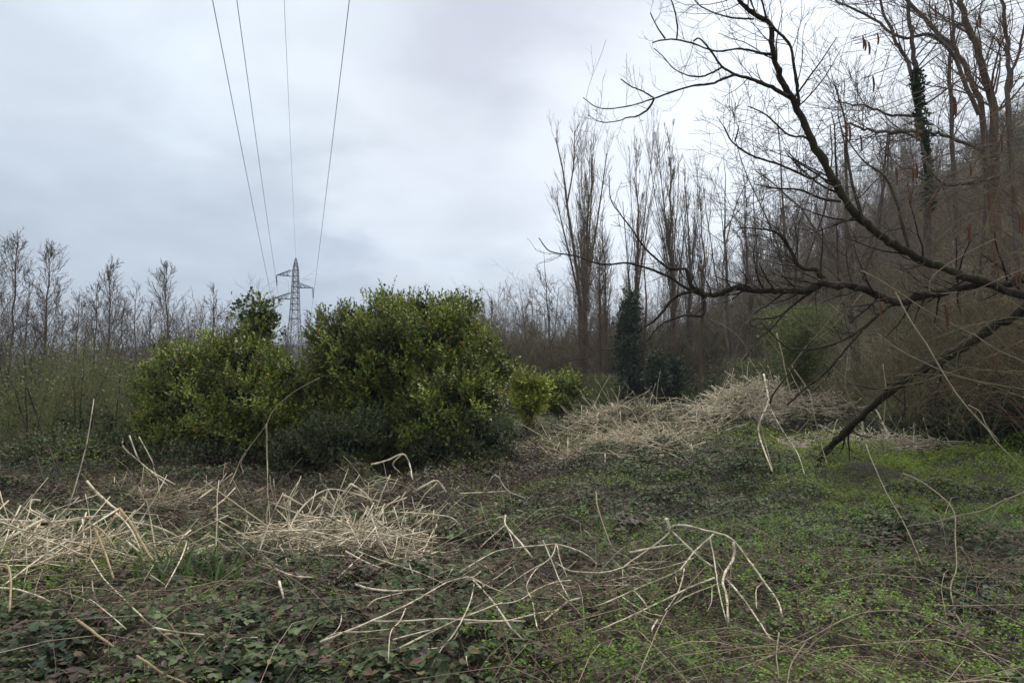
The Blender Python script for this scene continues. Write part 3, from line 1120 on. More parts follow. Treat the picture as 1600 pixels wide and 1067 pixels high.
# ------------------------------------------------------------------ evergreen shrubs
def blob_points(ells, n, shell=.22, lump=.12, zmin=0.0, seed=0):
    """points near the outer surface of a union of ellipsoids, with outward normals"""
    out_p, out_n = [], []
    E = np.array([e[:6] for e in ells], float)
    vol = np.array([(e[3] * e[4] * e[5]) ** (2 / 3.) for e in ells])
    cnt = (n * vol / vol.sum()).astype(int)
    for e, c in zip(E, cnt):
        u = unit(c * 2)
        lum = 1 + lump * np.sin(u[:, 0] * 7 + u[:, 2] * 5 + e[0] * 3) + lump * .8 * np.sin(u[:, 2] * 11 + u[:, 1] * 9 + e[2] * 5) + lump * .5 * rng.normal(size=len(u))
        rad = (1 - shell * rng.uniform(0, 1, len(u)) ** 2) * lum
        p = e[:3] + u * e[3:6] * rad[:, None]
        nn = u / e[3:6]
        nn /= np.linalg.norm(nn, axis=1, keepdims=True)
        k = p[:, 2] > zmin
        for f in E:
            if (f == e).all():
                continue
            q = (p - f[:3]) / f[3:6]
            k &= (q ** 2).sum(1) > .72
        out_p.append(p[k][:c])
        out_n.append(nn[k][:c])
    return np.concatenate(out_p), np.concatenate(out_n)


def evergreen(name, label, base, ells, tips, leafL, mat='laurel', inner='laurel_dark', nl=8, twig='twig_olive', group=None, cat='shrub', tmpl=LANCE,
              wid=1.5, inner_n=1.0, lump=.12, stems=5):
    """laurel-like shrub: stems, limbs, leaf rosettes on twig tips over an uneven crown"""
    e = empty(name, base)
    tag(e, label, cat, group)
    b0 = np.array(base)
    k_ = leafL * 1.0
    ells = [(a[0] - b0[0], a[1] - b0[1], a[2] - b0[2], max(a[3] - k_, a[3] * .6), max(a[4] - k_, a[4] * .6), max(a[5] - k_, a[5] * .6)) for a in ells]
    P, Nn = blob_points(ells, int(tips * 1.25), .25, lump, -.05)
    gap = np.sin(P[:, 0] * 7.1 + P[:, 2] * 3.3) + np.sin(P[:, 2] * 8.3 - P[:, 0] * 2.9 + P[:, 1] * 3) + np.sin(P[:, 0] * 4.1 + P[:, 2] * 12.7 + 1.3)
    keep = gap + rng.normal(size=len(P)) * .5 > -.95
    P, Nn = P[keep], Nn[keep]
    P += Nn * (rng.uniform(0, 1, (len(P), 1)) ** 5) * leafL * 2.4 + np.array([0, 0, 1.0]) * (rng.uniform(0, 1, (len(P), 1)) ** 6) * leafL * 2.0 * (Nn[:, 2:3] > .2)
    m = len(P)
    # shoots
    sh = Nn * .6 + unit(m) * .45 + np.array([0, 0, .55])
    sh /= np.linalg.norm(sh, axis=1, keepdims=True)
    Ls = rng.uniform(1.6, 3.4, m) * leafL
    st = MB()
    K = 3
    tt = np.linspace(-1, 1, K)[None, :, None]
    st.tubes(P[:, None, :] + sh[:, None, :] * tt * Ls[:, None, None] * .8, np.full((m, K), .003), 3)
    lf = MB()
    for k in range(nl):
        t = k / nl
        pos = P + sh * (Ls * (t * 1.5 - .6))[:, None]
        out = np.cross(sh, unit(m))
        out /= np.linalg.norm(out, axis=1, keepdims=True) + 1e-9
        d = out * (1 - .5 * t) + sh * (.35 + .7 * t) + rng.normal(size=(m, 3)) * .12
        lf.leaves(pos, d, sh + out * -.3 + unit(m) * .25, leafL * rng.uniform(.7, 1.15, m), tmpl, wid)
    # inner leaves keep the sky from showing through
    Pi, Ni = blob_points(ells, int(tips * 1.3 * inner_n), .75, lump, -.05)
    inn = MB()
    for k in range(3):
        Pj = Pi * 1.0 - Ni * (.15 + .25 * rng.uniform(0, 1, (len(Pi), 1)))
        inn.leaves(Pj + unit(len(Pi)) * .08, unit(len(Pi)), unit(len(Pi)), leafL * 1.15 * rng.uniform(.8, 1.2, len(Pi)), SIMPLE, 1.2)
    tr = MB()
    for k in range(stems):
        el = ells[k % len(ells)]
        foot = np.array([rng.normal() * .18 + el[0] * .25, rng.normal() * .12, -.15])
        P1, R1 = trunk_path(foot, (el[0] + rng.normal() * .1, el[1] + rng.normal() * .1, el[2] + el[5] * .2), 8, .15, .055, .015)
        a, ra = grow(P1, R1, 9, 6, .26, (25, 60), .2, .9, .05, .5, .1, .008)
        tr.tubes(P1, R1, 6)
        tr.tubes(a, ra, 4)
    tr.obj('trunk', M['bark_grey'], e, True)
    st.obj('twigs', M[twig], e)
    cr = lf.obj('crown', M[mat], e)
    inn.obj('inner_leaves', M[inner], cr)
    return e


def ell_px(px, py, Y, rx, ry, rz=None):
    """ellipsoid from its centre in the photo, its distance and radii given as photo pixels"""
    d = ray(px, py)
    p = np.array([0, 0, CAMZ]) + d * Y
    s = Y / FPX
    return (p[0], p[1], p[2], rx * s, (rz if rz else (rx + ry) * .5) * s, ry * s)


Yb = 14.5
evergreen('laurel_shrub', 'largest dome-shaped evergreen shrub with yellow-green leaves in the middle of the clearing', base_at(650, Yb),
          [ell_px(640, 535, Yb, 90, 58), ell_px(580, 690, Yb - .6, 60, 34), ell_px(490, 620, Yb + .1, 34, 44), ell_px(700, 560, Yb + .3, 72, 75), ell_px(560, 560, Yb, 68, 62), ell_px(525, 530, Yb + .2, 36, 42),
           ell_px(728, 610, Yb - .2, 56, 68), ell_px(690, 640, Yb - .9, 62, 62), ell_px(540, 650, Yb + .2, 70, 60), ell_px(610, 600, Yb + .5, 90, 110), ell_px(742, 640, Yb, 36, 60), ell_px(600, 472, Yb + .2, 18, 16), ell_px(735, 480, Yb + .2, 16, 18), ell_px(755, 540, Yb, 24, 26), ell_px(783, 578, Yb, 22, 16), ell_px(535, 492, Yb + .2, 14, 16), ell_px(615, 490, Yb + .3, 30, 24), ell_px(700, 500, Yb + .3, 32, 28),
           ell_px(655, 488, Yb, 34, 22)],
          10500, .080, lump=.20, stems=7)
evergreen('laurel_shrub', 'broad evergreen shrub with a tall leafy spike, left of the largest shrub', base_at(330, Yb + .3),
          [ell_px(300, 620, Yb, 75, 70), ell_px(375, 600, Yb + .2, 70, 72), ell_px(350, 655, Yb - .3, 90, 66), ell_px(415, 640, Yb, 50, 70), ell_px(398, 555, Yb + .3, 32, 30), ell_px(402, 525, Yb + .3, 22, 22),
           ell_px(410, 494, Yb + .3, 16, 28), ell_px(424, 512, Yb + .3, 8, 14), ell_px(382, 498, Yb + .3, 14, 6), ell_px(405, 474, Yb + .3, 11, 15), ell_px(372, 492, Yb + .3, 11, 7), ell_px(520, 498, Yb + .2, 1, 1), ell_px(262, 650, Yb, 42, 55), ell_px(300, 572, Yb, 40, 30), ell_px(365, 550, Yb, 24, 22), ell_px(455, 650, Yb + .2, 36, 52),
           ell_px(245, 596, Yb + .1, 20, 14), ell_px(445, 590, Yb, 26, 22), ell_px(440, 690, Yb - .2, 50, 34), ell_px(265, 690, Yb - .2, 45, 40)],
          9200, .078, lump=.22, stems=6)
evergreen('laurel_shrub', 'small yellow-green evergreen shrub at the right edge of the largest shrub', base_at(826, 20),
          [ell_px(826, 628, 20, 22, 30), ell_px(815, 600, 20, 15, 14), ell_px(840, 608, 20, 14, 14)], 520, .11, 'laurel_yellow', 'laurel', lump=.2, stems=2)
evergreen('laurel_shrub', 'low dull-green evergreen shrub just left of the poplar trunks', base_at(878, 25),
          [ell_px(872, 608, 25, 26, 18), ell_px(898, 606, 25, 14, 16), ell_px(868, 628, 25, 30, 16)], 500, .12, 'laurel', 'laurel_dark', lump=.2, stems=3)
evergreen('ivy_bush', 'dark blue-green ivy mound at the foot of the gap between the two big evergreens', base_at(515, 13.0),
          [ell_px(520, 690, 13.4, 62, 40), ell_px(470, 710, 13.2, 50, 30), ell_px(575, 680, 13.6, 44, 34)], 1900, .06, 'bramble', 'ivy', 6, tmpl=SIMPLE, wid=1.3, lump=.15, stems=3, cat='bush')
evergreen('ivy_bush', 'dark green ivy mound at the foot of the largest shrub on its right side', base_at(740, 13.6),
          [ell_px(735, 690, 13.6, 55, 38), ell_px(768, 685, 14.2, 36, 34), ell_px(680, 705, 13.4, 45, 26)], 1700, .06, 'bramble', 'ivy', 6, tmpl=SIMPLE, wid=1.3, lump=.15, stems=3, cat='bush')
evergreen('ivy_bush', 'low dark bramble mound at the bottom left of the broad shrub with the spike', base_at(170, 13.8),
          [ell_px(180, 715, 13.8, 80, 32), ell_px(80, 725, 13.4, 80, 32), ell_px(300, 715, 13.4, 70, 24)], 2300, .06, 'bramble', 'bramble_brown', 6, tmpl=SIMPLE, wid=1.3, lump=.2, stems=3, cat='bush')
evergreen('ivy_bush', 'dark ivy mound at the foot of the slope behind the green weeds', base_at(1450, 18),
          [ell_px(1440, 680, 17.5, 60, 26), ell_px(1530, 668, 17, 70, 38), ell_px(1600, 650, 16.5, 60, 50), ell_px(1370, 690, 18, 40, 14)], 2600, .07, 'ivy', 'ivy', 6, tmpl=SIMPLE, wid=1.3, lump=.2, stems=3, cat='bush')


# ivy-clad column and small dark evergreens under the poplars
def ivy_column(name, label, px, Y, segs, n, L=.13, mat='ivy', cat='tree'):
    b = base_at(px, Y)
    evergreen(name, label, b, [ell_px(a, c, Y, rx * .8, ry * .95) for (a, c, rx, ry) in segs], n, L, mat, mat, 5, 'twig_grey', None, cat, SIMPLE, 1.3, lump=.18, stems=2)


ivy_column('ivy_clad_tree', 'tall narrow tree stump smothered in dark green ivy among the poplar trunks', 982, 38,
           [(982, 590, 21, 34), (981, 545, 18, 34), (983, 505, 13, 28), (985, 482, 9, 20)], 2300, .17)
ivy_column('holly_tree', 'small dark conical evergreen between two poplar trunks', 1027, 36,
           [(1027, 600, 16, 20), (1027, 578, 12, 16), (1028, 562, 6, 12)], 900, .15)
ivy_column('holly_tree', 'broader small dark evergreen at the foot of the third poplar', 1052, 37,
           [(1052, 602, 15, 18), (1054, 580, 11, 17), (1040, 605, 14, 14)], 900, .15)
ivy_column('holly_tree', 'low dark green evergreen right of the three poplars behind the pale stem heap', 1118, 40,
           [(1112, 612, 15, 13), (1130, 606, 12, 12)], 500, .15)

# ------------------------------------------------------------------ poplars and other bare trees
tp = tree_px
pg = 'tall poplars at the edge of the clearing'
tp('poplar_tree', 'leftmost tall poplar with many brown trunk shoots and an outflung left limb', 914, 225, 42, 'poplar', .26, 925, group=pg, bark='bark_brown', twig='twig_brown', rmin=.010)
tp('poplar_tree', 'slim second poplar behind the ivy-smothered stump', 990, 225, 44, 'poplar', .24, 997, group=pg, bark='bark_brown', twig='twig_brown', rmin=.010, dens=.85)
tp('poplar_tree', 'tallest poplar, third from the left, above the dark evergreens', 1048, 200, 43, 'poplar', .26, 1051, group=pg, bark='bark_brown', twig='twig_brown', rmin=.010)
tp('poplar_tree', 'thin poplar leader between the first and second tall poplars', 950, 320, 46, 'poplar', .16, 945, group=pg, bark='bark_brown', twig='twig_grey', rmin=.010, dens=.6)
tp('poplar_tree', 'narrow poplar just right of the tallest one', 1080, 260, 46, 'poplar', .22, 1075, group=pg, bark='bark_grey', twig='twig_grey', rmin=.011, dens=.7)
tp('pollarded_tree', 'thick brown trunk covered in fine shoots at the foot of the leftmost poplar', 905, 385, 40, 'pollard', .25, 908, bark='bark_brown', twig='twig_brown', rmin=.010)
tp('pollarded_tree', 'brown shoot-covered trunk right of the leftmost poplar', 938, 392, 39, 'pollard', .22, 936, bark='bark_brown', twig='twig_brown', rmin=.010, dens=.8)
tp('pollarded_tree', 'broken-topped bare trunk right of the ivy-smothered stump', 1003, 378, 38, 'pollard', .19, 1009, bark='bark_brown', twig='twig_brown', rmin=.008, dens=.25, width=.6)
bt = 'bare trees behind the poplars'
tp('bare_tree', 'small grey bare tree left of the poplars with a rounded open crown', 858, 392, 48, 'vase', .13, 850, rmin=.010, group=bt, dens=.8)
tp('bare_tree', 'short bare tree with wide forks right of the largest evergreen', 832, 440, 52, 'vase', .11, 812, rmin=.010, group=bt, dens=.7)
tp('bare_tree', 'faint bare treetop showing just over the right shoulder of the largest evergreen', 770, 460, 58, 'vase', .12, 768, rmin=.012, group=bt, dens=.8)
tp('bare_tree', 'bare tree with dark straight trunk right of the tallest poplar', 1140, 245, 36, 'vase', .20, 1135, rmin=.009, group=bt, dens=.75)
tp('bare_tree', 'tall thin bare tree standing just right of the narrow poplar', 1100, 285, 40, 'poplar', .17, 1096, rmin=.009, group=bt, dens=.6, bark='bark_brown', twig='twig_grey')
tp('bare_tree', 'tall slim bare tree between the straight dark trunk and the long limb', 1168, 268, 39, 'poplar', .18, 1163, rmin=.009, group=bt, dens=.55, bark='bark_grey', twig='twig_grey')
tp('bare_tree', 'thin bare tree showing between the long dark limb and the steep bough', 1195, 260, 42, 'vase', .17, 1180, rmin=.010, group=bt, dens=.8)
tp('bare_tree', 'dense bare tree with a fine twig cloud left of the steep bough', 1235, 165, 30, 'vase', .18, 1225, rmin=.007, group=bt, dens=.75)
tp('bare_tree', 'tall bare tree whose grey trunk stands right behind the steep bough', 1352, 130, 24, 'vase', .24, 1320, rmin=.007, group=bt, dens=.8)

lg = 'row of young bare trees at the left'
for (lab, px, pt, Y, pxt, dn, r0) in (
        ('young bare tree touching the left edge of the view', 22, 362, 32, 20, 1.0, .10),
        ('young bare tree with the widest crown, second from the left edge', 70, 372, 33, 66, 1.1, .11),
        ('short young bare tree tucked behind the gap right of the widest crown', 120, 455, 38, 122, .8, .08),
        ('young bare tree with twin tops in the middle of the left row', 172, 408, 34, 170, 1.0, .10),
        ('slender bare tree close left of the twin-topped one', 148, 440, 35, 146, .8, .08),
        ('thin pole-like bare tree between the twin-topped tree and the shrub', 212, 440, 38, 212, .5, .07),
        ('young bare tree standing over the left end of the broad evergreen', 258, 412, 36, 256, 1.0, .10),
        ('rounded young bare tree behind the broad evergreen, rightmost of the row', 335, 446, 40, 331, .9, .10),
        ('low bare tree filling the gap between the widest crown and the twin-topped tree', 100, 480, 41, 96, .8, .07),
        ('low bare tree directly right of the twin-topped tree', 190, 462, 40, 192, .8, .07),
        ('low bare tree under the left shoulder of the one over the broad evergreen', 236, 470, 42, 236, .8, .07),
        ('low bare tree nearest the leafy spike', 362, 490, 44, 362, .8, .07),
        ('bare tree half cut by the left edge', -12, 385, 34, -10, 1.0, .09),
        ('narrow bare tree between the two tallest at the left', 44, 440, 40, 44, .6, .07),
        ('stub of a bare tree low between the two rightmost of the left row', 292, 500, 44, 292, .7, .08)):
    tp('young_tree', lab, px, pt, Y, 'young', r0 * 1.15, pxt, rmin=.0085, group=lg, dens=dn, bark='bark_grey', twig='twig_grey')

for (lab, px, pt, Y) in (('tiny bare tree just right of the pylon foot', 480, 492, 70), ('tiny bare tree at the foot of the pylon on its left', 446, 515, 66),
                         ('sparse bare treetop poking above the crown of the largest evergreen', 632, 450, 17)):
    tp('young_tree', lab, px, pt, Y, 'young', .06 if Y > 30 else .02, px, rmin=.012 if Y > 30 else .003, dens=.9, twig='twig_grey')


def outflung_limb():
    e = empty('bare_tree', base_at(905, 41))
    tag(e, 'slanting bare poplar limb flung out to the left of the leftmost poplar', 'tree')
    org = np.array(e.location)
    tr, cr = MB(), MB()
    for pts, w0, w1 in (([(905, 640), (906, 480), (898, 400), (886, 320), (880, 270), (868, 216)], 7, 1.5), ([(906, 470), (890, 400), (878, 350), (871, 318)], 4, 1.3), ([(886, 320), (896, 260), (898, 205)], 3, 1.3),
                        ([(905, 520), (925, 400), (940, 300), (948, 240)], 4, 1.3)):
        P = smooth_path([W(a, b, 41, -2) for a, b in pts], 5)
        R = np.linspace(w0, w1, len(P)) / FPX * 41 / 2
        tr.tubes(P, R, 6)
        a, ra = grow(P[None], R[None], 22, 5, 1, (12, 32), .3, 1, .10, .35, .04, .009, absl=1.5)
        b, rb = grow(a, ra, 6, 4, .45, (12, 32), .2, 1, .10, .6, .05, .007)
        cr.tubes(a, ra, 3)
        cr.tubes(b, rb, 3)
    tr.obj('trunk', M['bark_brown'], e, True, org=org)
    cr.obj('crown', M['twig_brown'], e, True, org=org)


outflung_limb()


# greening saplings at the left
def greening(name, label, px, pytop, Y, dens, h_leaf=900, mat='bud', twig='twig_olive', lean=0, r0=.035, ls=(.02, .045)):
    e = tree_px(name, label, px, pytop, Y, 'brush', r0, px + lean, rmin=.004, dens=dens, bark='bark_dark', twig=twig, cat='sapling')
    h = top_h(pytop, Y, e.location.z)
    n = h_leaf
    mb = MB()
    t = rng.uniform(.12, 1, n)
    w = h * .28 * (.35 + .9 * t)
    P = np.stack([rng.normal(size=n) * w * .6, rng.normal(size=n) * w * .6, t * h], -1)
    for k in range(2):
        mb.leaves(P + unit(n) * .06, unit(n), unit(n), rng.uniform(ls[0], ls[1], n), SIMPLE, 1.0)
    mb.obj('leaves', M[mat], e)
    return e


gs = 'greening saplings at the left edge'
for (lab, px, pt, Y, dn, nl, ln) in (
        ('greening sapling with two dark slanting stems at the left edge', 62, 540, 15, .8, 1000, -30),
        ('greening sapling right of the two dark slanting stems', 128, 535, 16, .9, 1500, 4),
        ('greening sapling against the left flank of the broad evergreen', 185, 560, 17, .9, 1300, 6),
        ('olive sapling in the far left corner', 8, 560, 16, .9, 1100, -6)):
    greening('sapling', lab, px, pt, Y, dn, nl, lean=ln).__setitem__('group', gs)
greening('willow_bush', 'fresh green hazy bush behind the drooping dark branches', 1252, 480, 22, 1.0, 7000, lean=0, ls=(.05, .09))
greening('willow_bush', 'greenish low bush behind the second poplar trunk', 940, 585, 34, .8, 2000, lean=0, ls=(.04, .08))
greening('willow_bush', 'thin greening bush at the foot of the kinked bare tree', 1165, 560, 30, .9, 1500, lean=0, ls=(.04, .08))


# ------------------------------------------------------------------ pylon and power lines
def build_pylon():
    Y = 165.0
    S = Y / FPX

    def XZ(px, py):
        d = ray(px, py)
        p = np.array([0, 0, CAMZ]) + d * Y
        return p
    foot = XZ(459, 600)
    bx = foot[0]
    e = empty('pylon', (bx, Y, float(H(bx, Y))))
    tag(e, 'grey lattice power pylon with three cross-arms rising between the two big evergreens', 'pylon')
    org = np.array([bx, Y, float(H(bx, Y))])
    c, s = math.cos(.28), math.sin(.28)

    def loc(px, py, dy=0.0):
        # point on the arm plane
        p = XZ(px, py)
        u = p[0] - bx
        return np.array([u * c, u * s * 0 + dy, p[2] - org[2]])
    mb = MB()

    def bar(a, b, r=.09):
        mb.tubes(np.array([[a, (np.array(a) + b) / 2, b]]), np.full((1, 3), r), 4)
    levels = [(612, 14), (580, 11.8), (548, 10.0), (530, 8.8), (513, 7.6), (498, 6.7), (484, 6.0), (475, 5.6), (466, 5.2), (457, 4.9), (448, 4.6), (440, 4.3), (431, 4.0), (422, 3.7), (412, 2.2), (403, .2)]
    rings = []
    for py, w in levels:
        z = XZ(459, py)[2] - org[2]
        h = w * S
        rings.append([np.array([sx * h, sy * h, z]) for sx, sy in ((-1, -1), (1, -1), (1, 1), (-1, 1))])
    for i in range(len(rings) - 1):
        A, B = rings[i], rings[i + 1]
        for k in range(4):
            bar(A[k], B[k], .085)
            bar(A[k], B[(k + 1) % 4], .042)
            bar(A[(k + 1) % 4], B[k], .042)
        if i > 3 or i == 0:
            for k in range(4):
                bar(B[k], B[(k + 1) % 4], .07)
    mb.obj('tower_body', M['steel'], e)
    arms = [(431, 430, 455, 422, 431.5, 'l'), (490, 450, 463, 440.5, 449.5, 'r'), (426, 466, 454, 457.5, 467.5, 'l')]
    tips = []
    for (px, py, pb, pyt, pyb, side) in arms:
        mb = MB()
        tip = loc(px, py)
        for sy in (-1, 1):
            a = loc(pb, pyt, sy * .6)
            b = loc(pb, pyb, sy * .6)
            bar(tip, a, .07)
            bar(tip, b, .07)
            for k in (.3, .55, .78):
                bar(b + (tip - b) * k, a + (tip - a) * k, .05)
                bar(b + (tip - b) * k, a + (tip - a) * (k - .2), .05)
        mb.obj('cross_arm', M['steel'], e)
        mb = MB()
        low = tip + np.array([.1, 0, -2.3])
        K = 24
        P = tip + (low - tip) * np.linspace(0, 1, K)[:, None]
        mb.tubes(P, np.where(np.arange(K) % 2, .17, .08), 6)
        mb.obj('insulator', M['glass'], e)
        tips.append(low + org)
    return tips, org


tips, porg = build_pylon()


def build_wires():
    top = np.array([porg[0], 165.0, (np.array([0, 0, CAMZ]) + ray(459, 403) * 165)[2]])
    spec = [('left upper', tips[0], 370, 53), ('right', tips[1], 546, 50), ('left lower', tips[2], 332, 47), ('ground', top, 444, 52)]
    labels = {'left upper': 'second power line from the left, hung from the topmost pylon arm', 'right': 'rightmost power line, hung from the right pylon arm',
              'left lower': 'leftmost power line, hung from the lowest pylon arm', 'ground': 'thin faint earth wire running from the tip of the pylon'}
    for nm, a, pxe, Y in spec:
        b = np.array([0, 0, CAMZ]) + ray(pxe, 0) * Y
        # parabola in the vertical plane through both points, sagging slightly
        t = np.linspace(-.35, 2.4, 60)
        P = a + (b - a) * t[:, None]
        P[:, 2] += 1.3 * (t * t - t)
        mb = MB()
        mb.tubes(P, np.full(60, .016 if nm == 'ground' else .030), 5)
        o = mb.obj('power_line', M['wire'], None, True, org=a)
        tag(o, labels[nm], 'power line', 'power lines overhead')


build_wires()


# ------------------------------------------------------------------ the big spreading tree on the right
def c4(x, y):
    return 900 + x / 2.2229, y / 2.2229


def c5(x, y):
    return 1100 + x / 2.808, 380 + y / 2.808


def c3(x, y):
    return 740 + x / 2.052, 160 + y / 2.052


def big_tree():
    trunkx = 8.6
    e = empty('spreading_tree', (trunkx, 8.8, float(H(trunkx, 8.8))))
    tag(e, 'dark leaning tree whose long bare boughs reach in from the right edge', 'tree')
    org = np.array(e.location)
    # the trunk outside the frame
    tp_ = np.array([[trunkx, 8.8, -.3], [trunkx - .1, 8.8, .9], [trunkx - .1, 8.7, 2.0], [trunkx + .1, 8.7, 3.2], [trunkx - .1, 8.6, 4.4], [trunkx + .3, 8.5, 6.5]])
    mb = MB()
    P = smooth_path(tp_, 5)
    mb.tubes(P[None], np.linspace(.24, .11, len(P))[None], 12)
    mb.obj('trunk', M['bark_dark'], e, True, org=org)

    def bough(pts, conv, Ys, widths, name='bough', twigs=0, tl=.5, pre=None, up=.05, S=9, tw2=3, parent=e, fine=0, ang=(30, 75), trange=(.1, 1), rmin=.0035):
        pp = [conv(*p) if conv else p for p in pts]
        n = len(pp)
        Yv = np.interp(np.linspace(0, 1, n), np.linspace(0, 1, len(Ys)), Ys)
        Q = [W(p[0], p[1], y) for p, y in zip(pp, Yv)]
        wv = np.interp(np.linspace(0, 1, n), np.linspace(0, 1, len(widths)), widths)
        rad = [.9 * w / FPX * q[1] / 2 for w, q in zip(wv, Q)]
        if pre is not None:
            Q = [np.array(a) for a, _ in pre] + Q
            rad = [b for _, b in pre] + rad
        P = smooth_path(Q, 5)
        Rr = np.interp(np.linspace(0, 1, len(P)), np.linspace(0, 1, len(rad)), rad)
        P[1:-1] += rng.normal(size=(len(P) - 2, 3)) * Rr[1:-1, None] * .16
        Rr = Rr * (1 + rng.normal(size=len(Rr)) * .09)
        mb = MB()
        mb.tubes(P, Rr, S)
        o = mb.obj(name, M['bark_dark'], parent, True, org=org)
        if twigs:
            tb = MB()
            a, ra = grow(P[None], Rr[None], twigs, 6, 1, ang, trange[0], trange[1], up, .35, .12, rmin, absl=tl)
            tb.tubes(a, ra, 4)
            b, rb = grow(a, ra, tw2, 4, .5, (30, 65), .2, 1, up * .6, .6, .15, rmin * .8)
            tb.tubes(b, rb, 3)
            if fine:
                c, rc = grow(b, rb, fine, 4, .5, (30, 65), .2, 1, up * .6, .6, .18, rmin * .6)
                tb.tubes(c, rc, 3)
            tb.obj('twigs', M['twig_dark'], o, True, org=org)
        return o
    # lower bough that comes down to the ground
    bough([(1600, 150), (1404, 290), (1280, 360), (1180, 430), (1080, 490), (980, 545), (880, 600), (780, 680), (690, 760), (600, 850), (540, 910), (490, 990)], c5,
          [9, 10, 13.5], [17, 17, 13, 12], 'lower_bough', 18, .7, pre=[((trunkx, 8.8, 1.9), .13)], S=10)
    # middle bough
    mid = bough([(1700, 940), (1556, 965), (1480, 990), (1400, 985), (1300, 1010), (1200, 1030), (1110, 1050), (1050, 1025), (980, 1000), (900, 990), (850, 985), (800, 1010), (740, 1010),
                 (680, 1010), (620, 1010), (560, 1000), (500, 1020), (450, 1025), (420, 1010)], c4, [8.8, 9, 9.3], [17, 14, 14, 13, 11, 10, 8], 'middle_bough', 46, .7,
                pre=[((trunkx - .1, 8.7, 2.6), .14)], S=11, fine=2)
    bough([(1100, 462), (1072, 450), (1040, 430), (985, 412), (940, 413), (900, 400), (860, 393), (842, 372)], None, [9.3], [6, 4, 3, 1.6], 'side_branch', 12, .35, parent=mid, fine=0)
    bough([(430, 1015), (400, 990), (380, 935), (330, 935), (280, 900), (230, 850), (190, 790), (150, 740), (120, 690), (115, 610)], c4, [9.3], [8, 7, 4, 3, 2, 1.5], 'side_branch', 14, .4, parent=mid)
    bough([(735, 600), (650, 622), (590, 690), (520, 740), (450, 790), (400, 795), (362, 822)], c3, [9.3, 9.1], [7, 5, 3, 2, 1.5], 'side_branch', 9, .3, parent=mid)
    bough([(735, 610), (737, 680), (680, 683), (600, 712), (560, 760), (500, 792)], c3, [9.3, 9.1], [7, 4, 3, 2], 'side_branch', 7, .3, parent=mid)
    bough([(870, 985), (835, 940), (800, 935), (770, 920), (745, 870), (720, 830), (690, 805), (640, 795), (560, 790)], c4, [9.2], [11, 8, 6, 4, 2], 'side_branch', 26, .7, parent=mid, fine=3)
    bough([(505, 190), (430, 240), (360, 300), (300, 370), (210, 440)], c5, [9.2, 8.9], [9, 5, 3, 2], 'side_branch', 9, .4, parent=mid)
    bough([(410, 250), (330, 320), (215, 335)], c5, [9.2, 9], [4, 3, 2], 'side_branch', 4, .3, parent=mid)
    lowm = bough([(850, 255), (780, 300), (700, 370), (620, 420), (540, 450), (450, 465), (360, 455), (250, 345)], c5, [9.2, 9.0], [8, 6, 4, 3, 2], 'side_branch', 12, .4, parent=mid)
    bough([(450, 468), (400, 540), (350, 600), (300, 670), (290, 705)], c5, [9.0], [4, 3, 3], 'side_branch', 4, .25, parent=mid)
    bough([(690, 385), (600, 490), (530, 570), (440, 640), (365, 710)], c5, [9.0], [5, 4, 3], 'side_branch', 5, .25, parent=mid)
    # steep upper bough
    up_ = bough([(1700, 1030), (1400, 975), (1290, 935), (1200, 900), (1130, 865), (1060, 820), (1000, 770), (950, 720), (910, 650), (880, 600), (820, 490), (760, 360), (730, 310), (695, 230),
                 (680, 160), (675, 85), (620, 50), (570, 5), (530, -60), (490, -130)], c4, [8.7, 8.5, 8.2, 7.8], [15, 14, 14, 13, 13, 11, 9, 7, 6], 'upper_bough', 34, .8,
                pre=[((trunkx - .1, 8.65, 3.4), .13)], S=11, fine=2, up=.08)
    bough([(775, 370), (765, 280), (745, 165), (700, 110), (665, 75), (650, 20), (635, -40)], c4, [8.0, 7.7], [6, 5, 4, 3], 'side_branch', 16, .7, parent=up_, up=.1, fine=2)
    o2 = bough([(735, 335), (680, 305), (620, 280), (550, 258), (505, 230), (470, 180), (430, 135), (408, 143)], c4, [8.0], [7, 6, 4, 3, 3], 'side_branch', 5, .4, parent=up_, up=.2)
    bough([(552, 260), (510, 275), (470, 292), (400, 300), (320, 325), (270, 343), (200, 365), (120, 378), (70, 372), (25, 340)], c4, [8.0], [5, 4, 3, 2, 1.4], 'side_branch', 9, .62, parent=up_,
          up=.38, ang=(50, 90), fine=1, rmin=.002)
    bough([(270, 345), (250, 380), (210, 405), (180, 408), (150, 420), (90, 425), (40, 400)], c4, [8.0], [4, 3, 2, 1.3], 'side_branch', 9, .25, parent=up_, rmin=.002, fine=1)
    bough([(505, 235), (470, 255), (430, 267), (380, 260), (335, 235), (305, 200), (270, 168)], c4, [8.0], [3.5, 3, 2, 1.5], 'side_branch', 7, .35, parent=up_, up=.3, rmin=.002, fine=1)
    bough([(678, 190), (640, 185), (600, 175), (560, 170), (510, 178), (470, 175), (400, 150), (340, 138), (290, 142), (265, 150)], c4, [8.0], [5, 4, 3, 3, 2], 'side_branch', 7, .45, parent=up_,
          up=.3, rmin=.002, fine=1)
    bough([(350, 138), (352, 90), (338, 20), (325, -8)], c4, [8.0], [3, 2.5, 2], 'side_branch', 3, .3, parent=up_, rmin=.002)
    bough([(310, 135), (285, 100), (258, 45)], c4, [8.0], [3, 2], 'side_branch', 3, .2, parent=up_, rmin=.002)
    bough([(270, 340), (225, 315), (190, 300), (155, 275)], c4, [8.0], [3, 2], 'side_branch', 4, .25, parent=up_, rmin=.002)
    bough([(618, 68), (540, 62), (480, 45), (430, 20), (400, -15)], c4, [8.0], [3.5, 2.5, 2], 'side_branch', 8, .4, parent=up_, rmin=.002, up=.2)
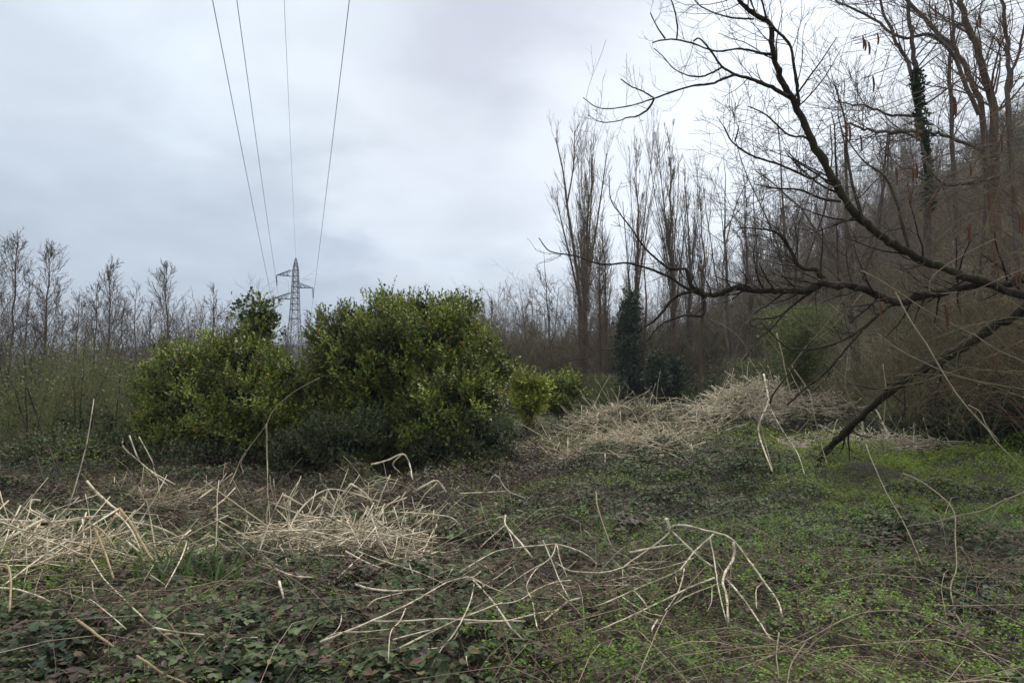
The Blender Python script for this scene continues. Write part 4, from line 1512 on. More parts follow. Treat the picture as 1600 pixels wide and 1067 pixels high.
    bough([(850, 600), (820, 620), (760, 595), (700, 570), (650, 555), (590, 530), (540, 490), (513, 440)], c4, [8.3], [5, 4, 4, 3, 2.5], 'side_branch', 22, .6, parent=up_, fine=3)
    bough([(552, 492), (560, 465), (565, 437)], c4, [8.3], [3, 2], 'side_branch', 2, .15, parent=up_)
    bough([(900, 640), (850, 560), (800, 480), (740, 470), (660, 400), (600, 370)], c4, [8.4, 9], [6, 4, 3, 2], 'side_branch', 17, .8, parent=up_, fine=3)
    bough([(920, 700), (850, 690), (780, 660), (700, 655), (620, 640)], c4, [8.4, 9], [5, 4, 3, 2], 'side_branch', 14, .8, parent=up_, fine=3)
    bough([(1000, 770), (960, 640), (940, 520), (935, 420), (900, 300)], c4, [8.4, 9.4], [6, 5, 4, 2], 'side_branch', 17, .9, parent=up_, fine=3)
    bough([(1160, 880), (1090, 640), (1000, 560), (930, 470)], c4, [8.6, 10], [6, 5, 3, 2], 'side_branch', 14, .8, parent=up_, fine=3)


big_tree()


# ------------------------------------------------------------------ trees standing right of the boughs
def traced_tree(name, label, base, stems, ivy=None, twigs=14, tl=1.4, group=None, bark='bark_grey', twig='twig_grey', rmin=.005, dens=1.0):
    e = empty(name, base)
    tag(e, label, 'tree', group)
    org = np.array(base)
    tr, cr = MB(), MB()
    for (pts, conv, Y, w0, w1) in stems:
        pp = [conv(*p) if conv else p for p in pts]
        Q = [W(p[0], p[1], Y, -2) for p in pp]
        P = smooth_path(Q, 5)
        P[1:-1] += rng.normal(size=(len(P) - 2, 3)) * .02
        R = np.linspace(w0, w1, len(P)) / FPX * Y / 2
        tr.tubes(P, R, 8)
        a, ra = grow(P[None], R[None], int(twigs * dens), 7, 1, (25, 70), .2, 1, .05, .4, .10, rmin * 1.5, absl=tl)
        b, rb = grow(a, ra, 6, 5, .5, (25, 60), .2, 1, .03, .55, .12, rmin)
        c, rc = grow(b, rb, 4, 4, .5, (25, 60), .2, 1, .02, .6, .14, rmin * .7)
        cr.tubes(a, ra, 4)
        cr.tubes(b, rb, 3)
        cr.tubes(c, rc, 3)
        if ivy:
            pass
    to = tr.obj('trunk', M[bark], e, True, org=org)
    cr.obj('crown', M[twig], e, True, org=org)
    if ivy:
        conv, pts, Y, rad, n = ivy
        Q = smooth_path([W(*(conv(*p) if conv else p), Y, -2) for p in pts], 8)
        k = rng.integers(0, len(Q), n)
        d = unit(n)
        P = Q[k] + d * (rad * rng.uniform(.5, 1.2, n) * (1 + .5 * np.sin(k * .7)))[:, None]
        mb = MB()
        mb.leaves(P, unit(n) + d * .5, d + unit(n) * .6, rng.uniform(.06, .11, n), SIMPLE, 1.2)
        mb.obj('ivy', M['ivy'], to, org=org)
    return e


traced_tree('ivy_clad_tree', 'bare tree with ivy round its upper trunk, right of the steep bough', base_at(1448, 17.5), [
    ([(1450, 640), (1448, 500), c4(1222, 700), c4(1215, 500), c4(1190, 380), c4(1180, 250), c4(1160, 120), c4(1150, -60)], None, 17.5, 15, 5),
    ([(1190, 380), (1150, 220), (1100, 130), (1060, 20), (1030, -60)], c4, 17.5, 7, 3),
    ([(1200, 460), (1140, 456), (1060, 458), (1000, 445), (940, 430)], c4, 17.3, 7, 3),
    ([(1185, 405), (1080, 395), (1000, 370), (900, 350)], c4, 17.6, 5, 2),
    ([(1200, 500), (1230, 590), (1290, 640), (1370, 635), (1470, 615)], c4, 16.8, 5, 6)],
    ivy=(c4, [(1225, 720), (1215, 500), (1190, 330), (1185, 250)], 17.4, .13, 1300), twigs=16, tl=1.7)
traced_tree('bare_tree', 'tall forked bare tree with two thick parallel trunks at the upper right', base_at(1560, 21), [
    ([(1560, 560), (1556, 380), c4(1450, 420), c4(1430, 300), c4(1390, 170), c4(1350, 60), c4(1320, -60)], None, 21, 15, 8),
    ([(1556, 400), c4(1410, 400), c4(1380, 300), c4(1330, 190), c4(1250, 110), c4(1150, 0), c4(1100, -60)], None, 21, 10, 5)],
    twigs=24, tl=2.2, bark='bark_brown', twig='twig_grey')
traced_tree('bare_tree', 'slim bare tree at the upper right corner with reddish trunk', base_at(1600, 16), [
    ([(1600, 560), c4(1520, 700), c4(1500, 300), c4(1500, 150), c4(1480, 0), c4(1470, -80)], None, 16, 9, 4),
    ([c4(1505, 320), c4(1530, 200), c4(1570, 60), c4(1590, -60)], None, 16, 5, 3)], twigs=18, tl=1.6, twig='twig_red')
traced_tree('bare_tree', 'bare tree with pale straight trunk between the ivy trunk and the forked tree', base_at(1500, 24), [
    ([(1500, 520), c4(1310, 560), c4(1305, 420), c4(1300, 200), c4(1310, 60), c4(1290, -60)], None, 24, 8, 4)], twigs=20, tl=2.2)
traced_tree('bare_tree', 'bare tree whose long limb arches left near the top of the slope', base_at(1530, 19), [
    ([(1530, 500), c4(1420, 560), c4(1400, 520), c4(1280, 470), c4(1220, 460)], None, 19, 6, 5),
    ([c4(1400, 400), c4(1300, 180), c4(1230, 120), c4(1130, 130), c4(1000, 50), c4(900, 0)], None, 19, 7, 3)], twigs=18, tl=2.0)


# ------------------------------------------------------------------ near thicket on the right: arching red-brown twigs
def right_thicket():
    lab = ['tangled shrub of red-brown twigs at the right edge under the forked tree', 'tangled shrub of tan twigs around the middle bough',
           'low tangled shrub of olive twigs behind the lower bough', 'red-brown twiggy shrub filling the upper right below the skyline',
           'twiggy shrub with pale arching shoots right of the middle bough', 'dull brown twiggy shrub between the middle and lower boughs']
    lab += ['tall twiggy shrub with reddish shoots in the upper right corner', 'twiggy tan shrub climbing in front of the ivy-clad trunk',
            'thin tan shrub crossing behind the curled pale shoot', 'wide twiggy shrub at the foot of the forked tree']
    spec = [(1610, 17, 5.0, 'twig_red', 40, 500), (1420, 17.5, 4.0, 'twig_olive', 30, 0), (1500, 18, 3.0, 'twig_olive', 26, 0), (1570, 18, 7.0, 'twig_red', 34, 0),
            (1530, 16.5, 4.6, 'twig_olive', 24, 0), (1470, 19, 5.0, 'twig_grey', 28, 0), (1640, 15, 6.4, 'twig_red', 30, 0), (1440, 18.5, 5.6, 'stalk_tan', 16, 0),
            (1390, 20, 3.6, 'twig_olive', 22, 0), (1560, 20, 6.6, 'twig_brown', 30, 0)]
    for l, (px, Y, h, tw, n, _) in zip(lab, spec):
        n = int(n * 1.1)
        b = base_at(px, Y)
        e = empty('twiggy_shrub', b)
        tag(e, l, 'shrub', 'twiggy shrubs at the right edge')
        P = np.zeros((1, 3, 3))
        P[0, :, 2] = [-.1, .1, .25]
        P[0, :, 0] = [0, .05, .1]
        R = np.full((1, 3), .03)
        a, ra = grow(P, R, n, 9, 1, (4, 55), 0, 1, -.01, .8, .10, .006, absl=h)
        b_, rb = grow(a, ra, 9, 6, .42, (25, 70), .15, 1, .02, .6, .14, .004)
        c, rc = grow(b_, rb, 5, 4, .5, (25, 70), .2, 1, .0, .7, .16, .0026)
        s = MB()
        s.tubes(a, ra, 4)
        s.obj('stems', M[tw], e, True)
        t = MB()
        t.tubes(b_, rb, 3)
        t.tubes(c, rc, 3)
        t.obj('twigs', M[tw], e, True)
        # a few buds and tiny leaves
        k = rng.integers(0, len(c), 900)
        mb = MB()
        mb.leaves(c[k, -1], unit(900), unit(900), rng.uniform(.012, .03, 900), SIMPLE, 1.2)
        mb.obj('buds', M['bud'], e)


right_thicket()


def arching_shoots():
    for lab, bx, by, n, tw, hx in (('fan of long thin tan shoots arching left around the middle bough', 6.9, 8.0, 18, 'twig_olive', (1.2, 3.6)),
                                   ('fan of thin reddish shoots arching in front of the lower bough', 7.6, 9.6, 26, 'twig_red', (1.0, 3.6)),
                                   ('thin olive shoots rising steeply at the right edge', 8.3, 10.5, 30, 'twig_olive', (.4, 2.6))):
        b = (bx, by, float(H(bx, by)))
        e = empty('arching_shrub', b)
        tag(e, lab, 'shrub')
        K = 10
        t = np.linspace(0, 1, K)
        dx = -rng.uniform(*hx, n)
        dy = rng.normal(0, .7, n)
        hh = rng.uniform(1.6, 5.0, n)
        P = np.zeros((n, K, 3))
        P[..., 0] = dx[:, None] * t ** 1.6 + rng.normal(0, .25, n)[:, None]
        P[..., 1] = dy[:, None] * t + rng.normal(0, .15, n)[:, None]
        P[..., 2] = hh[:, None] * np.sin(t * rng.uniform(1.6, 2.5, n)[:, None]) - .05
        P[:, 1:] += rng.normal(size=(n, K - 1, 3)) * .035
        R = np.full((n, 1), 1.0) * rng.uniform(.0035, .0065, n)[:, None] * np.linspace(1, .4, K)[None]
        mb = MB()
        mb.tubes(P, R, 4)
        mb.obj('stems', M[tw], e, True)
        a, ra = grow(P, R, 5, 6, .28, (25, 60), .3, 1, -.03, .6, .10, .0022)
        b_, rb = grow(a, ra, 3, 4, .45, (30, 65), .2, 1, 0, .6, .15, .0015)
        tb = MB()
        tb.tubes(a, ra, 3)
        tb.tubes(b_, rb, 3)
        tb.obj('twigs', M[tw], e, True)
        k = rng.integers(0, len(b_), 260)
        bm = MB()
        bm.leaves(b_[k, -1], unit(260), unit(260), rng.uniform(.012, .028, 260), SIMPLE, 1.1)
        bm.obj('buds', M['bud'], e)


arching_shoots()


# hazel-like shrub carrying hanging red catkins, near the camera
def catkin_tree():
    base = (4.0, 3.3, float(H(4.0, 3.3)))
    e = empty('catkin_tree', base)
    tag(e, 'thin-twigged tree with hanging red-brown catkins reaching in from the right edge', 'tree')
    org = np.array(base)
    spots = [(1462, 8, 1.0), (1372, 52, .8), (1365, 118, 1.0), (1346, 58, .9), (1351, 62, .7), (1357, 66, .8), (1531, 22, .8), (1320, 190, .9), (1327, 196, .9), (1345, 212, 1.0),
             (1430, 190, 1.1), (1432, 255, .8), (1487, 150, 1.2), (1400, 262, 1.0), (1425, 262, .9), (1420, 298, .9), (1372, 472, 1.0), (1476, 475, 1.3), (1565, 210, 1.0),
             (1572, 160, .9), (1552, 555, .9), (1512, 350, 1.1), (1545, 300, 1.0), (1590, 330, 1.3), (1580, 290, 1.0), (1448, 320, .9), (1517, 255, .8), (1555, 410, 1.0), (1590, 420, 1.1)]
    tw = MB()
    tk = smooth_path([(4.0, 3.3, base[2] - .2), (3.95, 3.35, 1.2), (4.1, 3.4, 2.4), (4.0, 3.5, 3.6), (3.9, 3.5, 4.8)], 6)
    tb = MB()
    tb.tubes(tk, np.linspace(.05, .015, len(tk)), 8)
    tb.obj('trunk', M['bark_grey'], e, True, org=org)
    for (px, py, s) in spots:
        Y = rng.uniform(2.7, 3.4)
        top = W(px, py, Y)
        # catkin
        n = 3 if s > .95 else 1
        L = .070 * s
        # its twig arches back to the trunk
        j = tk[np.argmin(np.abs(tk[:, 2] - (top[2] + .25 + .15 * abs(top[0] - 4.0))))]
        mid = (top * .55 + j * .45) + np.array([0, 0, .12]) + rng.normal(size=3) * .06
        q = smooth_path([j, mid, top + [.03, .0, .015], top], 5)
        tw.tubes(q, np.linspace(.0022, .0008, len(q)), 4)
        for i in range(1 if s < 1.05 else 2):
            K = 14
            o2 = np.array([rng.normal() * .004 * i, rng.normal() * .01, -.01 * i])
            P = top + o2 + np.array([0, 0, -1.0]) * np.linspace(0, L, K)[:, None] + np.array([.004, 0, 0]) * (np.sin(np.linspace(0, 3, K)))[:, None]
            R = .0042 * np.clip(np.sin(np.linspace(.25, 3.05, K)) ** .4, .2, 1) * (1 + .14 * (np.arange(K) % 2))
            mb = MB()
            mb.tubes(P, R, 7, capped=True)
            mb.obj('catkin', M['catkin'], e, True, org=org)
    # extra bare twigs
    a, ra = grow(tk[None], np.full((1, len(tk)), .012), 26, 8, 1, (40, 95), .2, 1, .05, .35, .07, .0016, absl=1.3)
    b, rb = grow(a, ra, 4, 5, .4, (25, 60), .2, 1, .05, .6, .1, .0011)
    tw.tubes(a, ra, 4)
    tw.tubes(b, rb, 3)
    tw.obj('twigs', M['twig_red'], e, True, org=org)


catkin_tree()


# ------------------------------------------------------------------ heaps of dead canes
def cane_heap(label, cx, cy, rx, ry, h, n, L=(.4, 1.5), rad=(.004, .010), mat='cane_heap', z0=0.0, name='dead_stem_heap'):
    K = 6
    th0 = rng.uniform(0, 6.28, n)
    rr = np.sqrt(rng.uniform(0, 1, n))
    nc = 7                                              # the heap is several fallen clumps, not one dome
    sub = rng.integers(0, nc, n)
    sx, sy, sh = rng.uniform(-.75, .75, nc), rng.uniform(-.75, .75, nc), rng.uniform(.35, 1.25, nc)
    x = cx + rx * (sx[sub] + .62 * rr * np.cos(th0))
    y = cy + ry * (sy[sub] + .62 * rr * np.sin(th0))
    zt = H(x, y) + .08 + z0 + h * sh[sub] * (1 - rr ** 2) * rng.uniform(.1, 1.0, n)
    az = (rng.uniform(0, 6.28, nc)[sub] + rng.normal(0, .75, n))
    # mostly lying, some leaning
    pit = np.where(rng.uniform(0, 1, n) < .82, rng.normal(0, .22, n), rng.uniform(-.9, .9, n))
    d = np.stack([np.cos(az) * np.cos(pit), np.sin(az) * np.cos(pit), np.sin(pit)], -1)
    ln = rng.uniform(*L, n)
    kink = rng.integers(1, K - 1, n)
    P = np.zeros((n, K, 3))
    P[:, 0] = np.stack([x, y, zt], -1) - d * ln[:, None] * .5
    for k in range(1, K):
        br = (kink == k) & (rng.uniform(0, 1, n) < .55)
        d = d + rng.normal(size=(n, 3)) * .06
        d[br] += rng.normal(size=(br.sum(), 3)) * .7
        d[:, 2] -= .05
        d /= np.linalg.norm(d, axis=1, keepdims=True)
        P[:, k] = P[:, k - 1] + d * (ln / (K - 1))[:, None]
    P[..., 2] = np.maximum(P[..., 2], H(P[..., 0], P[..., 1]) + .06)
    R = rng.uniform(*rad, n)[:, None] * np.linspace(1, .6, K)[None]
    mb = MB()
    mb.tubes(P, R, 4, capped=True)
    return tag(mb.obj(name, M[mat], None, True), label, 'heap', kind='stuff')


cane_heap('tangled heap of pale dead stems at the left edge', -4.2, 6.7, 1.2, .60, .30, 480, (.35, 1.4), (.0035, .009))
cane_heap('dull tan heap of dead stems behind the left-edge heap', -4.4, 9.7, 1.4, .7, .12, 620, (.25, .9), (.0025, .005), 'cane_dull')
cane_heap('lighter stems spread over the tan heap behind the left-edge heap', -4.5, 9.6, 1.3, .5, .20, 130, (.3, 1.0), (.003, .006), 'cane_heap')
cane_heap('tangled heap of pale dead stems left of the centre', -1.7, 7.3, .9, .85, .30, 430, (.3, 1.3), (.0035, .009))
cane_heap('brighter bleached stems lying on the centre-left heap', -1.7, 7.3, .75, .7, .32, 120, (.4, 1.2), (.0035, .007), 'cane')
cane_heap('bleached stems lying on the left-edge heap', -4.2, 6.7, 1.1, .5, .24, 90, (.4, 1.2), (.0035, .007), 'cane')
cane_heap('low spill of dead stems at the left foot of the centre-left heap', -2.6, 6.8, .8, .35, .12, 240, (.25, .7), (.0025, .005))
cane_heap('small heap of dead stems behind the centre-left heap', -1.55, 9.9, .75, .5, .22, 130, (.3, .9), (.003, .006))
cane_heap('flat dead stems trailing right of the small heap', -.6, 9.8, 1.0, .6, .06, 70, (.3, .9), (.0025, .005))
cane_heap('long low heap of pale dead stems in front of the poplars', 3.2, 20.2, 2.3, 1.4, .25, 1300, (.4, 1.5), (.005, .010))
cane_heap('brightest pale heap of dead stems, highest at the middle right', 6.9, 22.4, 2.3, 1.5, .35, 2000, (.4, 1.5), (.008, .014), 'cane', z0=.05)
cane_heap('heap of pale dead stems under the lower bough', 8.4, 18.4, 1.8, 1.2, .2, 900, (.3, 1.2), (.006, .011))
cane_heap('sloping spread of pale dead stems between the long heap and the brambles', 2.2, 15.6, 1.7, 2.0, .22, 1300, (.3, 1.3), (.005, .010), 'cane_heap')
cane_heap('pale dead stems strewn in front of the lower bough foot', 7.9, 17.2, 1.6, .9, .28, 520, (.3, 1.2), (.006, .011), 'cane', z0=.12)
cane_heap('bleached stems along the front of the long low heap', 2.8, 17.5, 2.2, 1.2, .25, 420, (.3, 1.3), (.006, .010), 'cane', z0=.1)
cane_heap('pale dead stems scattered left of the white kinked stem', 3.4, 17.8, 1.8, 1.5, .18, 800, (.3, 1.3), (.005, .010), 'cane_heap')
cane_heap('dull stems scattered right of the largest evergreen', .6, 15.5, 1.8, 2.0, .10, 260, (.3, 1.0), (.003, .005), 'cane_dull')
cane_heap('pale broken stems lying in the centre foreground', -.1, 5.4, 1.1, .4, .12, 110, (.2, .8), (.002, .005))
cane_heap('pale broken stems lying under the big arching stem', 1.2, 5.7, .6, .35, .10, 60, (.2, .6), (.002, .004))
cane_heap('pale broken stems lying at the front left', -3.0, 5.9, 1.1, .6, .10, 60, (.2, .7), (.002, .005))


# ------------------------------------------------------------------ individually visible dead stems
def c8(x, y):
    return 800 + x / 3.4756, 760 + y / 3.4756


def c7(x, y):
    return 400 + x / 2.758, 680 + y / 2.758


def c6(x, y):
    return x / 2.758, 680 + y / 2.758


def cR(x, y):
    return 1150 + x / 2.758, 680 + y / 2.758


def cF(x, y):
    return x, y


def stem(label, conv, traces, mat='cane', group='dead stems lying and standing in the clearing', name='dead_stem', cat='dead stem'):
    """traces: (points, Y near start, Y near end, thickness in photo px)"""
    built = []
    for tr in traces:
        pts, Ya, Yb_, w = tr[:4]
        if conv is c6:
            Ya, Yb_ = Ya * .88, Yb_ * .88
        elif conv is c7 and max(Ya, Yb_) > 7.6:
            Ya, Yb_ = Ya * .82, Yb_ * .85
        w *= .74 if (conv is c5 and mat == 'stalk_tan') else .88
        n = len(pts)
        Q = []
        for i, p in enumerate(pts):
            px, py = conv(*p)
            Q.append(W(px, py, Ya + (Yb_ - Ya) * i / max(1, n - 1), .045 if i in (0, n - 1) else .07, 1.1))
        P = smooth_path(Q, 4)
        r = w / FPX * np.mean([q[1] for q in Q]) / 2
        R = r * np.linspace(1.1, .75, len(P))
        P[1:-1] += rng.normal(size=(len(P) - 2, 3)) * r * .14
        R = R * (1 + rng.normal(size=len(R)) * .05)
        built.append((P, R))
    org = built[0][0][np.argmin(built[0][0][:, 2])]
    if len(built) == 1:
        mb = MB()
        mb.tubes(*built[0], 6, capped=True)
        o = mb.obj(name, M[mat], None, True, org=org)
        return tag(o, label, cat, group)
    e = empty(name, org)
    tag(e, label, cat, group)
    for i, (P, R) in enumerate(built):
        mb = MB()
        mb.tubes(P, R, 6, capped=True)
        mb.obj('main_stem' if i == 0 else 'side_stem', M[mat], e, True, org=org)
    return e


stem('thick pale arching dead stem with a broken stub on top, right of the centre foreground', c8, [
    ([(860, 250), (875, 215), (940, 210), (1060, 240), (1150, 262), (1210, 300), (1270, 380), (1340, 475), (1400, 560), (1445, 625), (1470, 712)], 6.1, 5.3, 3.6),
    ([(862, 245), (790, 305), (700, 370), (620, 425), (600, 440), (500, 465), (400, 465), (310, 455), (235, 410)], 6.1, 6.2, 2.8),
    ([(840, 175), (850, 205), (864, 240)], 6.1, 6.1, 6.0), ([(1365, 520), (1330, 550), (1325, 600), (1328, 660)], 5.4, 5.4, 1.8),
    ([(870, 245), (950, 320), (1020, 385), (1090, 435)], 6.1, 5.9, 3.0), ([(600, 440), (602, 540)], 6.1, 6.0, 2.0)])
stem('pale dead stem forking down to the left under the big arch', c8, [
    ([(1095, 258), (1000, 345), (930, 430), (890, 465), (700, 545), (520, 625), (450, 650)], 5.9, 5.5, 3.0), ([(935, 445), (915, 540), (870, 625), (830, 675)], 5.8, 5.4, 2.6),
    ([(890, 470), (893, 520), (915, 545)], 5.7, 5.6, 1.6)])
stem('crooked thick pale dead stem standing under the right shoulder of the big arch', c8, [
    ([(1205, 300), (1203, 390), (1160, 460), (1145, 520), (1165, 600), (1175, 735)], 5.7, 5.4, 5.0), ([(1160, 500), (1230, 575), (1300, 670), (1375, 785), (1410, 835)], 5.6, 5.0, 3.2),
    ([(1145, 530), (1090, 540), (1085, 620), (1060, 680)], 5.6, 5.5, 1.8)])
stem('straight thin dead stem dropping from the big arch', c8, [([(1075, 275), (1095, 380), (1110, 480), (1130, 600), (1165, 730)], 5.8, 5.4, 2.6)])
stem('long straight dead stem lying from the crooked stem down to the lower left', c8, [([(1100, 495), (960, 550), (820, 620), (660, 695), (520, 760), (435, 790)], 5.5, 4.9, 3.4),
     ([(1090, 540), (960, 590), (880, 640), (830, 670)], 5.5, 5.3, 1.6)])
stem('thin sagging dead stem behind the fork under the big arch', c8, [([(640, 435), (760, 450), (900, 420), (990, 385)], 6.0, 5.9, 2.0)])
stem('short dead stick lying under the sagging stem', c8, [([(660, 565), (700, 605), (750, 675)], 5.6, 5.3, 2.6)])
stem('stubby broken dead stem low in the centre foreground', c8, [([(790, 720), (760, 775), (762, 800)], 5.1, 5.0, 3.4)])
stem('thin curved dead stem lying below the long straight one', c8, [([(600, 600), (680, 655), (760, 690), (860, 705), (960, 708)], 5.2, 5.1, 1.8)])
stem('thick weathered dead stem lying behind the sagging stem', c8, [([(640, 358), (760, 335), (850, 320), (940, 315)], 6.5, 6.6, 4.2)])
stem('grey-brown curved stem standing alone among dark brambles behind the big arch', c8, [([(455, 30), (465, 110), (500, 220), (545, 340)], 7.5, 6.7, 2.6), ([(430, 40), (455, 55)], 7.5, 7.5, 2)], 'cane_dull')
stem('long low arch of dead stem in the centre with a drooping right end', c8, [
    ([(460, 420), (410, 375), (340, 340), (240, 312), (170, 318), (50, 328), (-80, 350), (-180, 400), (-260, 450), (-300, 470)], 6.2, 6.6, 2.4),
    ([(240, 312), (215, 380), (130, 450), (85, 520), (82, 560), (110, 620), (130, 740), (150, 790)], 6.0, 5.2, 2.4), ([(245, 320), (262, 400), (300, 490)], 6.1, 5.8, 1.8)])
stem('dead stem leaning across the long low arch with its top in the air', c8, [([(168, 292), (210, 390), (250, 490), (290, 570), (320, 625)], 6.1, 5.6, 2.6)])
stem('thin dead stem slanting left from the leaning one', c8, [([(200, 400), (90, 460), (0, 520), (-60, 560)], 6.1, 5.9, 1.8)])
stem('thin dead stem curving over the centre foreground litter', c8, [([(320, 508), (230, 520), (130, 560), (30, 620), (-100, 640)], 5.7, 5.4, 2.0)])
stem('large pale arch of dead stem with a sharp peak in the centre foreground', c7, [
    ([(275, 890), (400, 840), (520, 790), (640, 735), (740, 680), (820, 635), (880, 617), (925, 612), (1000, 650), (1100, 690), (1200, 725), (1290, 760)], 4.9, 5.5, 2.8),
    ([(925, 612), (990, 680), (1050, 755), (1095, 825), (1150, 880)], 5.5, 4.7, 3.6), ([(940, 640), (925, 710), (890, 790), (850, 860), (800, 920), (730, 1040)], 5.4, 4.3, 2.6)])
stem('long pale dead stem lying flat under the sharp-peaked arch', c7, [([(495, 800), (640, 800), (780, 790), (920, 795), (1060, 800), (1200, 770), (1300, 750)], 5.2, 5.4, 2.8),
     ([(1300, 750), (1350, 715), (1400, 700)], 5.4, 5.6, 4.5), ([(1300, 750), (1240, 800)], 5.4, 5.2, 3.5), ([(900, 810), (1050, 800), (1160, 800)], 5.2, 5.3, 3.2)])
stem('dead stem bending down at the left foot of the sharp-peaked arch', c7, [([(645, 745), (620, 800), (580, 850), (570, 980)], 5.1, 4.5, 2.4)])
stem('dead stem slanting up to the right below the sharp-peaked arch', c7, [([(620, 915), (750, 850), (880, 790), (980, 750), (1060, 720)], 4.8, 5.4, 3.0), ([(590, 880), (700, 850), (800, 830)], 4.9, 5.1, 2.4)])
stem('crooked little dead stem at the bottom of the centre foreground', c7, [([(660, 920), (790, 915), (850, 880), (870, 850)], 4.7, 4.9, 2.0), ([(905, 950), (915, 1010)], 4.6, 4.4, 1.8)])
stem('thin dead stem lying left of the sharp-peaked arch', c7, [([(275, 890), (350, 850), (480, 845), (600, 830)], 4.9, 5.2, 1.8), ([(370, 770), (360, 820), (320, 870)], 5.2, 4.9, 1.8)])
stem('thick pale dead stem lying just above the left foot of the sharp-peaked arch', c7, [([(430, 643), (500, 663), (600, 670), (725, 662)], 5.9, 6.1, 4.2), ([(480, 740), (520, 705), (640, 675)], 5.7, 6.0, 2.2)])
stem('tent of dead stems with a snapped top rising over the centre', c7, [
    ([(1075, 345), (1075, 385), (1130, 450), (1190, 525)], 7.4, 6.8, 3.4), ([(1075, 385), (1100, 440), (1112, 482)], 7.4, 7.1, 2.2), ([(1075, 385), (1000, 450), (960, 490)], 7.4, 7.1, 1.6),
    ([(1035, 358), (1075, 348)], 7.4, 7.4, 3.0)])
# left group
stem('bone-pale stem slanting down right over the left-edge heap', c6, [([(375, 198), (420, 250), (500, 320), (560, 370), (680, 395), (805, 460)], 8.6, 8.2, 4.0), ([(805, 460), (780, 530), (710, 660)], 8.2, 7.0, 2.6)])
stem('long straight dead stem from the peak of the left-edge heap to the lower left corner', c6, [([(515, 315), (440, 360), (330, 430), (200, 510), (110, 575), (10, 650)], 7.9, 6.6, 3.6)])
stem('thick brown dead stem propped up at the peak of the left-edge heap', c6, [([(515, 315), (570, 390), (610, 460), (660, 540)], 7.9, 7.3, 6.0)], 'cane_brown')
stem('brown dead stem leaning left below the peak of the left-edge heap', c6, [([(515, 318), (460, 400), (410, 470), (370, 560)], 7.9, 7.2, 3.6)], 'cane_brown')
stem('pale dead stem lying along the top of the left-edge heap', c6, [([(-20, 362), (120, 370), (250, 370), (350, 355), (440, 345), (512, 318)], 8.0, 7.9, 4.2), ([(355, 360), (358, 450), (320, 510), (280, 540)], 7.9, 7.2, 2.6)])
stem('hooked pale dead stem standing up at the left end of the heap', c6, [([(175, 282), (140, 278), (130, 318), (160, 335), (240, 390)], 8.1, 7.9, 3.4), ([(130, 318), (100, 400), (85, 470)], 8.1, 7.7, 2.0)])
stem('thick brown dead stem sloping down in the middle of the left-edge heap', c6, [([(405, 395), (450, 500), (490, 620)], 7.5, 6.9, 4.5), ([(380, 380), (440, 410), (500, 490)], 7.5, 7.2, 3.6)], 'cane_brown')
stem('cream dead stem bending over the brambles at the left edge', c6, [([(-20, 655), (80, 665), (170, 695), (215, 718)], 6.2, 5.9, 3.6)])
stem('split brown dead stem lying in the brambles at the bottom left', c6, [([(325, 790), (420, 860), (490, 912)], 5.4, 4.9, 5.0)], 'cane_brown')
stem('second split brown stem lying low at the bottom left', c6, [([(590, 950), (650, 990), (705, 1030)], 4.6, 4.4, 4.5), ([(720, 1035), (800, 1067)], 4.35, 4.2, 3.2)], 'cane_brown')
stem('bent thin dead stem over the brambles at the front left', c6, [([(370, 740), (385, 708), (440, 745), (545, 835)], 5.8, 5.3, 2.2)])
stem('dead stem sloping down right in front of the left-edge heap', c6, [([(390, 530), (450, 620), (530, 700), (600, 770), (650, 820)], 6.9, 5.5, 2.8)])
stem('pair of pale sticks fanning below the peak of the left-edge heap', c6, [([(500, 335), (560, 400), (610, 500)], 7.8, 7.3, 3.0), ([(545, 455), (600, 500)], 7.5, 7.3, 3.6)])
stem('short yellowed dead stem upright at the left edge', c6, [([(0, 557), (35, 568), (48, 640), (40, 760)], 6.2, 5.7, 4.2)], 'cane_brown')
stem('horizontal pale stem lying at the foot of the green grass tuft', c6, [([(660, 828), (780, 850), (880, 858)], 5.3, 5.2, 3.6)])
stem('pale crooked stem lying right of the horizontal one', c6, [([(965, 915), (1040, 875), (1110, 870)], 5.1, 5.2, 3.0)])
stem('short bright white broken stem standing in the brambles', c6, [([(1203, 630), (1222, 702)], 6.2, 6.0, 4.6)])
stem('pair of thin pale stems rising in front of the broad evergreen', cF, [
    ([(192, 685), (194, 700), (225, 727), (262, 758)], 10.5, 10.5, 2.4), ([(202, 680), (218, 720), (240, 738), (274, 757)], 10.6, 10.5, 2.2), ([(217, 682), (232, 709), (241, 727)], 10.6, 10.6, 1.8)])
stem('pale dead stems standing proud of the tan heap at its right end', c6, [([(848, 280), (930, 222), (1002, 165)], 11, 10.8, 3.4), ([(780, 265), (850, 240), (915, 200)], 11, 10.9, 2.6), ([(910, 320), (960, 280), (1015, 225)], 10.6, 10.5, 2.6)])
stem('thin upright dead post in front of the broad evergreen', cF, [([(416, 662), (417, 700), (418, 748)], 12.2, 12.0, 3.0)], 'stalk_tan')
stem('long thin arching dead stem rising beside the upright post to the largest evergreen', cF, [([(350, 772), (366, 742), (380, 712), (414, 667), (428, 640), (460, 612), (500, 590)], 12, 12.6, 2.4), ([(372, 745), (380, 738), (376, 725), (384, 708)], 11.9, 12, 1.6)], 'stalk_tan')
